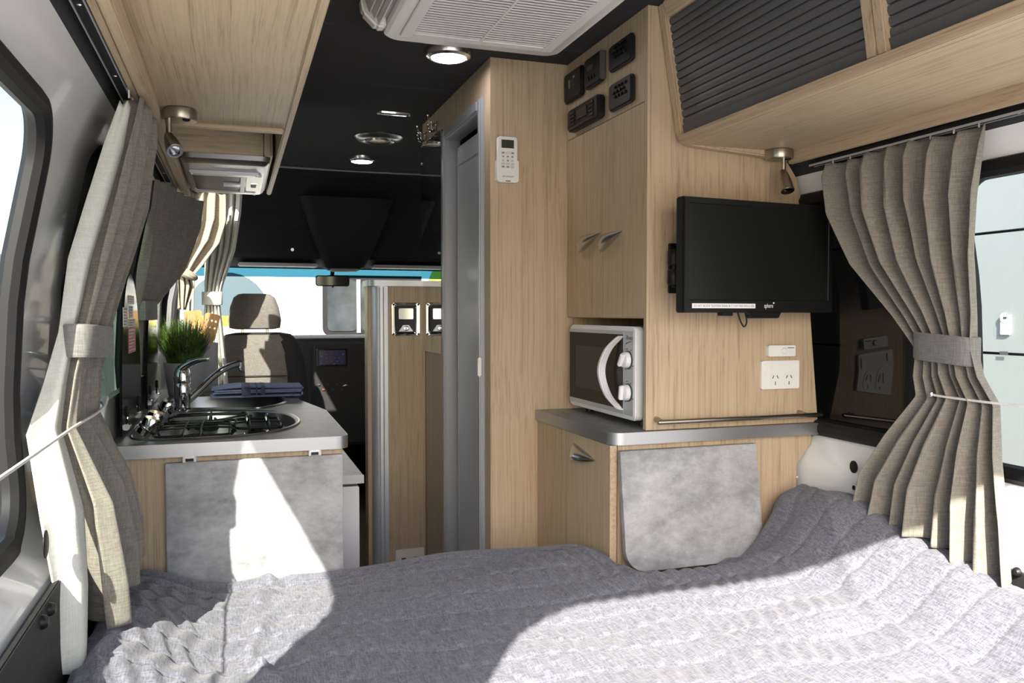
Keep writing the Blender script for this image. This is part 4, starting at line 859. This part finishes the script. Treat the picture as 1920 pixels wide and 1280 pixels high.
m = MB(xf=tx); m.tube(smooth_path([(TW * .38, -.02, .004), (TW * .385, -.01, -.022), (TW * .405, -.008, -.035), (TW * .425, -.01, -.022), (TW * .43, -.02, .004)], 5), .002, 8); m.build('cable', 'black', tv)
wa = thing('swivel_bracket', 'black swivel arm fixed to the oak panel behind the television', 'bracket', (1.02, 1.84, 1.22))
a = on(1264, 468, Y=1.835); c = on(1264, 534, Y=1.835)
MB().box(a[0] + .01, a[0] + .07, YB - .012, YB - .0005, c[2] - .02, a[2] + .02).build('wall_plate', 'black', wa, bevel=.002)
zmid = (a[2] + c[2]) / 2
for z0, z1 in ((c[2], zmid - .005), (zmid + .005, a[2])): MB().lathe([(.0145, z0), (.0165, z0 + .003), (.0165, z1 - .003), (.0145, z1)], (a[0], 1.835, 0), 'z', 22).build('pivot', 'black', wa)
MB().cyl((a[0], 1.835, c[2] - .006), (a[0], 1.835, a[2] + .002), .006).build('pivot_pin', 'black', wa)
m = MB(); m.prism([(a[0], 1.845), (a[0] + .03, 1.874), (a[0] + .05, 1.874), (a[0] + .012, 1.832)], 'z', zmid + .006, a[2] - .006); m.build('wall_link', 'black', wa)
m = MB(); q = tx((.16, -.0495, 0)); m.prism([(a[0], 1.826), (a[0] + .004, 1.842), (q[0] + .04, q[1] + .008), (q[0] + .04, q[1] + .002)], 'z', c[2] + .006, zmid - .006); m.build('screen_link', 'black', wa)

# right overhead locker with tambour doors
rl = thing('tambour_locker', 'long oak overhead locker with grey tambour doors above the bed window', 'locker', (1.25, 1.0, 1.578))
zb = 1.580
def fx(z): return 1.080 - (z - 1.60) * .165             # leaning front line
m = MB(); g = [(fx(1.931), 1.931), (fx(1.62), 1.62), (1.083, 1.598), (1.098, 1.584), (1.12, 1.579), (1.40, 1.560), (1.40, 1.70), (1.20, 1.86), (1.06, 1.931)]
m.prism(g, 'y', 1.853, 1.8845); m.build('end_gable', 'wood', rl, bevel=.004)
MB().box(1.090, 1.400, .75, 1.852, zb + .0005, zb + .016).build('bottom_panel', 'woody', rl)
m = MB(); m.prism([(1.072, zb), (1.0895, zb), (1.0895, zb + .022), (1.070, zb + .022)], 'y', .75, 1.852); m.build('bottom_rail', 'woody', rl, bevel=.002)
m = MB(); m.prism([(fx(1.895) + .002, 1.893), (fx(1.895) + .02, 1.893), (fx(1.93) + .03, 1.931), (fx(1.93) - .004, 1.931)], 'y', .75, 1.852); m.build('top_rail', 'woody', rl, bevel=.003)
for a, c in ((1.158, 1.182), (1.1835, 1.208)):
    m = MB(); m.prism([(fx(zb + .022) - .002, zb + .0225), (fx(zb + .022) + .03, zb + .0225), (fx(1.893) + .03, 1.8925), (fx(1.893) - .002, 1.8925)], 'y', a, c); m.build('divider', 'wood', rl, bevel=.003)
for y0, y1, nm in ((1.2085, 1.8525, 'a'), (.755, 1.1575, 'b')):
    z0, z1, n = zb + .048, 1.8925, 14; hgt = (z1 - z0) / n
    dn = MB().prism([(fx(zb) + .016, zb + .0225), (fx(zb) + .026, zb + .0225), (fx(z1) + .026, z1), (fx(z1) + .016, z1)], 'y', y0, y1).build('tambour_door', 'tambour', rl)
    for k in range(n):
        a, c = z0 + k * hgt, z0 + (k + 1) * hgt - .0018
        m = MB(); m.prism([(fx(a) + .015, a), (fx(a) + .0105, a + .001), (fx((a + c) / 2) + .0085, (a + c) / 2), (fx(c) + .0105, c - .001), (fx(c) + .015, c)], 'y', y0, y1); m.build('slat', 'tambour', dn)
    m = MB(); m.prism([(fx(zb) + .005, zb + .023), (fx(zb) + .0155, zb + .023), (fx(zb + .047) + .0155, zb + .047), (fx(zb + .047) + .005, zb + .047)], 'y', y0, y1); m.build('bottom_slat', 'tambour', dn)
MB().box(1.401, 1.416, .75, 1.852, 1.548, 1.60).build('pelmet', 'woody', rl, bevel=.002)
MB().box(1.417, 1.43, .75, 1.83, 1.556, 1.63).build('rear_rail', 'headliner', rl)

# ================================================================== CURTAINS
def drape(name, rows, n, m_, parent, ns=150, nv=70, seed=1, wob=.35, sharp=.6, off=0.0, thick=.0015):
    """pleated cloth hung through rows of (left end, right end, fold depth), from top to bottom"""
    r = np.random.default_rng(seed); ph = r.uniform(0, 6.28, 6); K = len(rows); P = []
    js = r.uniform(-.35, .35, n * 2 + 3)
    A = np.array([q[0] for q in rows], float); B = np.array([q[1] for q in rows], float); D = np.array([q[2] for q in rows], float)
    L = np.concatenate([[0], np.cumsum(np.linalg.norm(np.diff((A + B) / 2, axis=0), axis=1))]); L /= L[-1]
    def cr(T, t):
        t = min(max(t, 0), 1); i = min(int(np.searchsorted(L, t, side='right') - 1), K - 2); f = (t - L[i]) / (L[i + 1] - L[i]); a, b, c, d = T[max(i - 1, 0)], T[i], T[i + 1], T[min(i + 2, K - 1)]
        g = f * f * (3 - 2 * f); return b + (c - b) * (.55 * g + .45 * f)
    for j in range(nv + 1):
        v = j / nv; a, b, d = cr(A, v), cr(B, v), cr(D, v); row = []; ab = b - a; nn = np.array([ab[1], -ab[0], 0]); nn /= max(np.linalg.norm(nn), 1e-6)
        for i in range(ns + 1):
            s = i / ns; k = s * n; jit = np.interp(k * 2, range(len(js)), js)
            w = math.sin(2 * math.pi * k + ph[0] + jit * 2 + .5 * math.sin(3 * v + ph[1])); w = math.copysign(abs(w) ** sharp, w)
            w += wob * math.sin(2 * math.pi * k * .43 + ph[2] + 2.2 * v) + .15 * math.sin(2 * math.pi * (k * 2.1 + v * 1.3) + ph[3])
            row.append(a + ab * (s + .012 * math.sin(2 * math.pi * k * 1.0 + ph[4])) + nn * (d * w + off) + np.array([0, 0, .004 * math.sin(9 * s + ph[5])]))
        P.append([tuple(q) for q in row])
    m = MB().grid(P); o = m.build(name, m_, parent, ang=180)
    md = o.modifiers.new('cloth', 'SOLIDIFY'); md.thickness = thick; md.offset = 0
    return o
def tie(name, c, hx, hy, z, h, m_, parent, tilt_=0.0):
    m = MB(); rs = []
    for dz, g in ((-h / 2, .0), (-h / 2 + .003, .0015), (h / 2 - .003, .0015), (h / 2, .0), (h / 2 - .002, -.004), (-h / 2 + .002, -.004)):
        rs.append([(c[0] + (hx + g) * math.copysign(abs(math.cos(t)) ** .7, math.cos(t)), c[1] + (hy + g) * math.copysign(abs(math.sin(t)) ** .7, math.sin(t)), z + dz + tilt_ * math.sin(t)) for t in np.linspace(0, 2 * math.pi, 28, endpoint=False)])
    return MB().rings(rs, closed=True).build(name, m_, parent)
c1 = thing('window_curtain', 'grey brown curtain with white lining tied back beside the kitchen cabinet', 'curtain', (-.23, 1.68, .62))
rows1 = [((-.170, 1.66, 1.548), (-.180, 1.98, 1.548), .020), ((-.180, 1.65, 1.50), (-.185, 1.99, 1.50), .024), ((-.205, 1.61, 1.38), (-.200, 1.96, 1.38), .026), ((-.232, 1.56, 1.25), (-.225, 1.88, 1.25), .024), ((-.250, 1.52, 1.13), (-.240, 1.76, 1.12), .018), ((-.262, 1.50, 1.05), (-.252, 1.74, 1.04), .016), ((-.268, 1.47, .965), (-.258, 1.76, .965), .015), ((-.228, 1.45, .84), (-.222, 1.86, .84), .024), ((-.216, 1.45, .70), (-.205, 1.93, .72), .030), ((-.212, 1.46, .635), (-.205, 1.92, .655), .030)]
drape('drape', rows1, 5, 'curtain', c1, seed=3, sharp=.55)
MBh = [((a[0] - .004, a[1], a[2] + .004), (b[0] - .004, b[1], b[2] + .004), d) for a, b, d in rows1[:2]]
rowsL = [((-.192, 1.655, 1.535), (-.176, 1.668, 1.535), .003), ((-.214, 1.625, 1.45), (-.188, 1.655, 1.45), .004), ((-.232, 1.575, 1.35), (-.208, 1.62, 1.35), .005), ((-.255, 1.53, 1.24), (-.232, 1.575, 1.24), .005), ((-.266, 1.50, 1.12), (-.252, 1.54, 1.12), .004), ((-.280, 1.46, 1.04), (-.262, 1.52, 1.04), .005), ((-.292, 1.40, .965), (-.266, 1.50, .965), .007), ((-.262, 1.345, .84), (-.230, 1.47, .84), .010), ((-.245, 1.345, .72), (-.222, 1.45, .72), .009), ((-.240, 1.355, .610), (-.222, 1.43, .61), .008)]
drape('lining', rowsL, 1, 'lining', c1, ns=40, seed=5, sharp=1.0)
tie('tieback', (-.248, 1.635), .032, .135, 1.10, .055, 'band', c1, -.006)
for y in np.linspace(1.67, 1.97, 6): MB().tube([(-.180, y, 1.546), (-.180, y, 1.560), (-.183, y + .006, 1.566)], .0018, 6).build('hook', 'cord', c1)
c2 = thing('window_curtain', 'shaded grey curtain hanging beyond the range hood with a pale tieback', 'curtain', (-.24, 2.95, .88))
rows2 = [((-.225, 2.66, 1.55), (-.125, 3.24, 1.56), .018), ((-.235, 2.66, 1.45), (-.135, 3.22, 1.46), .018), ((-.262, 2.70, 1.30), (-.185, 3.14, 1.30), .016), ((-.282, 2.74, 1.17), (-.262, 3.02, 1.17), .008), ((-.284, 2.76, 1.12), (-.270, 3.0, 1.12), .007), ((-.284, 2.72, 1.0), (-.276, 3.05, 1.0), .006), ((-.284, 2.72, .955), (-.276, 3.06, .955), .005)]
drape('drape', rows2, 6, 'curtain', c2, seed=11); tie('tieback', (-.268, 2.90), .024, .150, 1.16, .06, 'band', c2)
c3 = thing('door_curtain', 'taupe curtain gathered in a loose knot behind the utensil holder', 'curtain', (-.15, 3.57, 1.12))
rows3 = [((-.165, 3.56, 1.64), (-.030, 3.58, 1.64), .014), ((-.170, 3.56, 1.53), (-.030, 3.58, 1.53), .016), ((-.185, 3.56, 1.45), (-.055, 3.58, 1.44), .014), ((-.212, 3.56, 1.37), (-.120, 3.58, 1.35), .010), ((-.215, 3.56, 1.31), (-.165, 3.58, 1.30), .008), ((-.215, 3.56, 1.27), (-.155, 3.58, 1.25), .012), ((-.212, 3.56, 1.17), (-.190, 3.58, 1.17), .010)]
drape('drape', rows3, 3, 'taupe', c3, seed=8, sharp=1.0, ns=90)
MB().tube(smooth_path([(-.215, 3.545, 1.325), (-.19, 3.53, 1.315), (-.16, 3.54, 1.300), (-.15, 3.575, 1.295)], 5), [.012, .014, .016, .017, .018, .018, .018, .018, .017, .017, .016, .016, .015, .014, .013, .012], 10).build('knot', 'taupe', c3)
c4 = thing('cab_curtain', 'sunlit cab curtain tied back beside the passenger seat', 'curtain', (-.05, 3.72, .80))
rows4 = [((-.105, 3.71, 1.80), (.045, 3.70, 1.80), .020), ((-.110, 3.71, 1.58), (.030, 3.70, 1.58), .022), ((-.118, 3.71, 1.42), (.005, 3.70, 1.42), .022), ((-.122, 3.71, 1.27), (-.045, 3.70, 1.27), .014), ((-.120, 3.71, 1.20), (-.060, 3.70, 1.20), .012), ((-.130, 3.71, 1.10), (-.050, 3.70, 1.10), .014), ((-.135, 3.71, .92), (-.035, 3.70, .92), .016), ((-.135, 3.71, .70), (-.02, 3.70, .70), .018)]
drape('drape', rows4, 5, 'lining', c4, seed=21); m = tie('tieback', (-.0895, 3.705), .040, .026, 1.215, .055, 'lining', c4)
c5 = thing('window_curtain', 'grey brown curtain tied back beside the bed with its hem on the duvet', 'curtain', (1.45, 1.45, .60))
rows5 = [((1.436, 1.275, 1.532), (1.434, 1.735, 1.531), .010), ((1.430, 1.275, 1.495), (1.428, 1.73, 1.495), .018), ((1.430, 1.288, 1.40), (1.428, 1.70, 1.40), .023), ((1.445, 1.305, 1.27), (1.443, 1.63, 1.27), .022), ((1.472, 1.322, 1.15), (1.468, 1.535, 1.15), .015), ((1.480, 1.330, 1.08), (1.476, 1.470, 1.07), .014), ((1.480, 1.310, 1.02), (1.478, 1.480, 1.01), .014), ((1.474, 1.265, .965), (1.472, 1.465, .965), .014), ((1.446, 1.235, .86), (1.448, 1.525, .87), .020), ((1.428, 1.205, .75), (1.436, 1.585, .77), .026), ((1.420, 1.190, .618), (1.430, 1.600, .688), .028)]
drape('drape', rows5, 7, 'curtain', c5, seed=14, ns=220, sharp=.8)
tie('tieback', (1.478, 1.402), .030, .078, 1.075, .062, 'band', c5, .006)
for y in np.linspace(1.29, 1.72, 8): MB().tube([(1.436, y, 1.528), (1.436, y, 1.538)], .0018, 6).build('hook', 'cord', c5)
def rail(label, x, y0, y1, z):
    r_ = thing('curtain_rail', label, 'rail', (x, (y0 + y1) / 2, z)); MB().box(x - .008, x + .008, y0, y1, z, z + .013).build('track', 'rubber', r_, bevel=.001)
    MB().box(x - .0095, x - .0075, y0, y1, z - .002, z + .003).build('lip', 'alu', r_); MB().box(x + .0075, x + .0095, y0, y1, z - .002, z + .003).build('lip', 'alu', r_)
    for y in np.arange(y0 + .1, y1, .35): MB().lathe([(.004, 0), (.003, -.002)], (x, y, z + .0005), 'z', 8).build('screw', 'nickel', r_)
rail('slim curtain track under the kitchen side locker', -.194, .8, 3.2, 1.566); rail('slim curtain track under the tambour locker', 1.436, .75, 1.80, 1.536)
cd = thing('elastic_cord', 'thin white elastic cord holding the lined curtain beside the kitchen', 'cord', (-.25, 1.2, .97))
pth = smooth_path([(-.252, .16, .972), (-.252, .9, .966), (-.250, 1.35, .966), (-.243, 1.5, .970), (-.238, 1.62, .971), (-.240, 1.74, .972), (-.255, 1.82, .973)], 6)
MB().tube(pth, .0026, 8).build('cord', 'cord', cd)
ce = thing('elastic_cord', 'thin white elastic cord hooked round the curtain beside the bed', 'cord', (1.47, .9, .968))
p = on(1746, 739, X=1.456); MB().tube(smooth_path([(1.456, p[1], .972), (1.456, 1.38, .970), (1.456, 1.27, .969), (1.460, 1.20, .969), (1.470, .8, .968), (1.474, .2, .968)], 6), .0026, 8).build('cord', 'cord', ce)
MB().lathe([(.0005, .006), (.006, .005), (.0075, 0), (.006, -.005), (.0005, -.006)], p, 'z', 14).build('end_knob', 'nickel', ce)

# ================================================================== BED
foot = [(-.245, .3), (1.465, .3), (1.465, 1.82), (.875, 1.82), (.875, 2.005), (-.245, 2.005)]
bb = MB().prism(foot, 'z', .001, .17).build('bed_base', 'wood'); tag(bb, 'oak platform under the mattress', 'bed base')
mt = MB().prism(foot, 'z', .1705, .355).build('mattress', 'acwhite', bevel=.015); tag(mt, 'pale mattress hidden under the quilted duvet', 'mattress')
def sstep(x): x = np.clip(x, 0, 1); return x * x * (3 - 2 * x)
gx = np.linspace(-.244, 1.464, 350); NV = 330
def far(X): return 2.040 - .215 * sstep((X - .845) / .07) + .035 * sstep((X - 1.33) / .05)
kk = rng.normal(size=(26, 2)); kk = kk / np.linalg.norm(kk, axis=1)[:, None] * rng.uniform(6, 34, 26)[:, None]; pp = rng.uniform(0, 6.28, 26)
def lownoise(X, Y):
    z = 0
    for (a, b_), p in zip(kk, pp): z = z + np.sin(a * X + b_ * Y + p) / (math.hypot(a, b_) ** .9)
    return z
def duvet_z(X, Y):
    z = .528 + .010 * sstep((Y - 1.2) / .5)
    z = z + .090 * sstep((-.02 - X) / .20) * (1 - .55 * sstep((Y - 1.62) / .30))
    z = z + .100 * np.exp(-((X - 1.42) / .16) ** 2) * np.exp(-((Y - 1.74) / .30) ** 2) + .092 * sstep((X - 1.22) / .20) * (1 - .45 * sstep((Y - 1.58) / .25))
    z = z - .030 * sstep((X - .87) / .06) * (1 - sstep((X - 1.26) / .10)) * sstep((Y - 1.68) / .10)
    z = z + .020 * lownoise(X, Y)
    # stitched rows with puckered ripples between them
    Yw = Y + .018 * np.sin(3.1 * X + .6) + .010 * np.sin(8 * X + 2) + .05 * sstep((X - .7) / .6) * np.sin(2.0 * X)
    row = Yw / .086; fr = row - np.floor(row); seam = np.exp(-(np.minimum(fr, 1 - fr) / .07) ** 2)
    zig = np.abs(((Yw / .172) % 1) - .5) * 2
    rip = np.sin(2 * np.pi * (X / .040 + .55 * zig) + 1.6 * np.sin(5 * Y + 3 * X) + 2.2 * lownoise(X * 1.7 + 3, Y * 1.7)); rip = .5 + .5 * rip
    amp = (.0072 + .0025 * np.sin(4 * X + 2 * Y)) * (1 - .72 * sstep((X - 1.0) / .30))
    ed = sstep((far(X) - Y - .085) / .06)
    z = z + ed * (amp * rip * (1 - seam) - .0030 * seam)
    # crumpled crease down the bed
    cx_ = .045 + .018 * np.sin(7 * Y) + .010 * np.sin(23 * Y + 1)
    z = z + .010 * np.exp(-((X - cx_) / .018) ** 2) * (1 + .7 * np.sin(60 * Y + 4 * np.sin(9 * Y))) - .007 * np.exp(-((X - cx_ - .035) / .016) ** 2)
    z = z + .012 * np.exp(-((X - 1.17 - .25 * (1.85 - Y)) / .02) ** 2) * sstep((Y - 1.35) / .2) + .010 * np.exp(-((X - 1.33 - .12 * np.sin(4 * Y)) / .016) ** 2)
    # hem band at the far edge
    z = z + .006 * np.exp(-((far(X) - Y - .09) / .012) ** 2) * -1
    return z
rowsD = []
for j in range(NV + 1):
    t = j / NV; Y = .33 + (far(gx) - .33) * t; e = far(gx) - Y; z = duvet_z(gx, Y)
    q = np.clip(1 - e / .055, 0, 1); z = z - .05 * (1 - np.sqrt(np.maximum(1 - q * q, 0)))
    el = np.clip(1 - (gx + .244) / .05, 0, 1); z = z - .045 * (1 - np.sqrt(np.maximum(1 - el ** 2, 0))); er = np.clip(1 - (1.464 - gx) / .035, 0, 1); z = z - .02 * (1 - np.sqrt(np.maximum(1 - er ** 2, 0)))
    rowsD.append([(x, y, zz) for x, y, zz in zip(gx, Y, z)])
lastz = [p[2] for p in rowsD[-1]]
for d in (.04, .09, .14): rowsD.append([(p[0], p[1] - .004, lz - d) for p, lz in zip(rowsD[NV], lastz)])
dv = thing('duvet', 'quilted grey linen duvet spread over the whole bed', 'duvet', (.61, 1.2, .46))
MB().grid(rowsD).build('cover', 'duvet', dv, ang=180)
m = MB()
for x, z0 in ((-.2435, .0),):
    m.grid([[(p[0][0], p[0][1], p[0][2] - d) for p in rowsD[:NV + 1]] for d in (0, .05, .12)])
m.build('side_drop', 'duvet', dv, ang=180)

# ================================================================== CAB
st = thing('passenger_seat', 'grey cloth passenger seat with headrest facing the windscreen', 'seat', (.105, 4.15, 0))
SX, SY = .105, 3.98
MB().stack([(.40, SX, SY - .02, .17, .06, .05), (.46, SX, SY - .02, .215, .075, .06), (.62, SX, SY, .225, .080, .06), (.80, SX, SY + .01, .222, .078, .06), (.95, SX, SY + .02, .205, .072, .06), (1.02, SX, SY + .025, .180, .066, .06), (1.055, SX, SY + .028, .145, .052, .05), (1.063, SX, SY + .028, .10, .03, .03)], 8).build('backrest', 'seatblack', st)
m = MB(); P = []
for z, hw in ((.46, .15), (.60, .165), (.75, .165), (.88, .155), (.97, .145), (1.03, .138), (1.052, .125)):
    yb = SY + np.interp(z, [.4, .62, .8, .95, 1.02, 1.055], [-.02, 0, .01, .02, .025, .028]) - np.interp(z, [.46, .62, .8, .95, 1.02, 1.055], [.075, .080, .078, .072, .066, .050]) - .006
    P.append([(SX - .02 + hw * s, yb + .012 * abs(s) ** 4, z) for s in np.linspace(-1, 1, 13)])
pn = m.grid(P).build('back_panel', 'seat', st, ang=180); md = pn.modifiers.new('pad', 'SOLIDIFY'); md.thickness = .006; md.offset = 0
MB().tube([(SX - .175, SY - .075, .865), (SX - .02, SY - .078, .868), (SX + .13, SY - .075, .865)], .0022, 6).build('seam', 'seatblack', st)
HX = .088
hr = MB().stack([(1.078, HX, SY + .01, .085, .025, .02), (1.084, HX, SY + .01, .113, .043, .035), (1.12, HX, SY + .01, .118, .050, .04), (1.18, HX, SY + .012, .108, .048, .04), (1.225, HX, SY + .014, .092, .042, .035), (1.240, HX, SY + .015, .072, .030, .028), (1.243, HX, SY + .015, .05, .012, .01)], 8).build('headrest', 'seat', st)
for s in (-1, 1): MB().cyl((HX + s * .055, SY + .01, 1.0), (HX + s * .055, SY + .01, 1.09), .006, n=10).build('headrest_post', 'chrome', hr)
MB().stack([(.30, SX, 4.22, .22, .24, .05), (.36, SX, 4.22, .235, .26, .06), (.44, SX, 4.22, .235, .26, .06), (.47, SX, 4.22, .20, .22, .05)], 6).build('cushion', 'seat', st)
MB().box(SX - .18, SX + .18, 4.02, 4.42, .002, .30).build('pedestal', 'black', st, bevel=.01)
db = thing('dashboard', 'black cab dashboard with radio display under the windscreen', 'dashboard', (.6, 5.0, 0))
MB().prism([(4.66, .50), (4.64, .96), (4.67, 1.01), (4.76, 1.028), (5.2, 1.02), (5.63, .87), (5.63, .30), (4.95, .30)], 'x', -.30, 1.52).build('body', 'dash', db, bevel=.015, seg=3)
MB().box(.40, .80, 4.60, 4.66, .42, .985).build('centre_stack', 'dash', db, bevel=.015, seg=3)
a, c = on(597, 656, Y=4.598), on(649, 684, Y=4.598)
ra = MB().box(a[0] - .012, c[0] + .006, 4.594, 4.602, c[2] - .006, a[2] + .006).build('radio', 'blackgloss', db, bevel=.002)
MB().box(a[0] + .004, c[0] - .004, 4.5925, 4.5945, c[2] + .004, a[2] - .002).build('radio_screen', 'radio', ra)
for px, py in ((603, 668), (612, 664), (622, 663), (632, 664), (643, 664), (613, 671), (620, 671), (628, 671), (636, 671), (613, 677), (622, 677), (632, 677), (641, 677), (602, 682), (627, 682), (640, 682)):
    p = on(px, py, Y=4.592); MB().box(p[0] - .003, p[0] + .003, 4.5915, 4.5926, p[2] - .0014, p[2] + .0014).build('screen_icon', 'piping', ra)
for k in range(7):
    p = on(598 + 8.5 * k, 721 + (k % 2) * 9, Y=4.597); MB().box(p[0] - .006, p[0] + .006, 4.592, 4.60, p[2] - .004, p[2] + .004).build('button', 'redprint' if k == 1 else 'greyprint', db, bevel=.001)
p = on(648, 722, Y=4.58); MB().tube([(p[0] - .016, p[1], p[2] - .004), (p[0], p[1], p[2]), (p[0] + .014, p[1], p[2] - .002)], [.003, .009, .007], 12).build('gear_knob', 'nickel', db)
p = on(672, 665, Y=4.63); MB().lathe([(.05, .02), (.05, -.012), (.042, -.014), (.038, -.004)], p, 'y', 26).build('air_vent', 'black', db)
mr = thing('rear_view_mirror', 'black rear view mirror hanging below the roof console', 'mirror', (.54, 4.99, 1.33))
a, c = on(591, 516, Y=5.0), on(655, 537, Y=5.0)
m = MB(); m.rings([[(x, y, z) for x, z in rrect(a[0] + i, c[0] - i, c[2] + i, a[2] - i, .016, 4)] for y, i in ((4.985, .005), (4.99, 0), (5.01, .002), (5.02, .012))]); m.build('housing', 'black', mr)
MB().prism(rrect(a[0] + .006, c[0] - .006, c[2] + .006, a[2] - .006, .012, 4), 'y', 4.983, 4.9855).build('mirror_glass', mat('smoked_mirror', (.05, .055, .06), .08, .9), mr)
xm = (a[0] + c[0]) / 2; MB().tube([(xm, 5.015, (a[2] + c[2]) / 2), (xm + .005, 5.04, a[2] + .02), (xm + .01, 5.05, 1.425)], [.010, .012, .014], 10).build('stem', 'black', mr)
MB().box(xm - .006, xm + .006, 4.986, 5.0, c[2] - .008, c[2] + .002).build('dip_lever', 'black', mr)
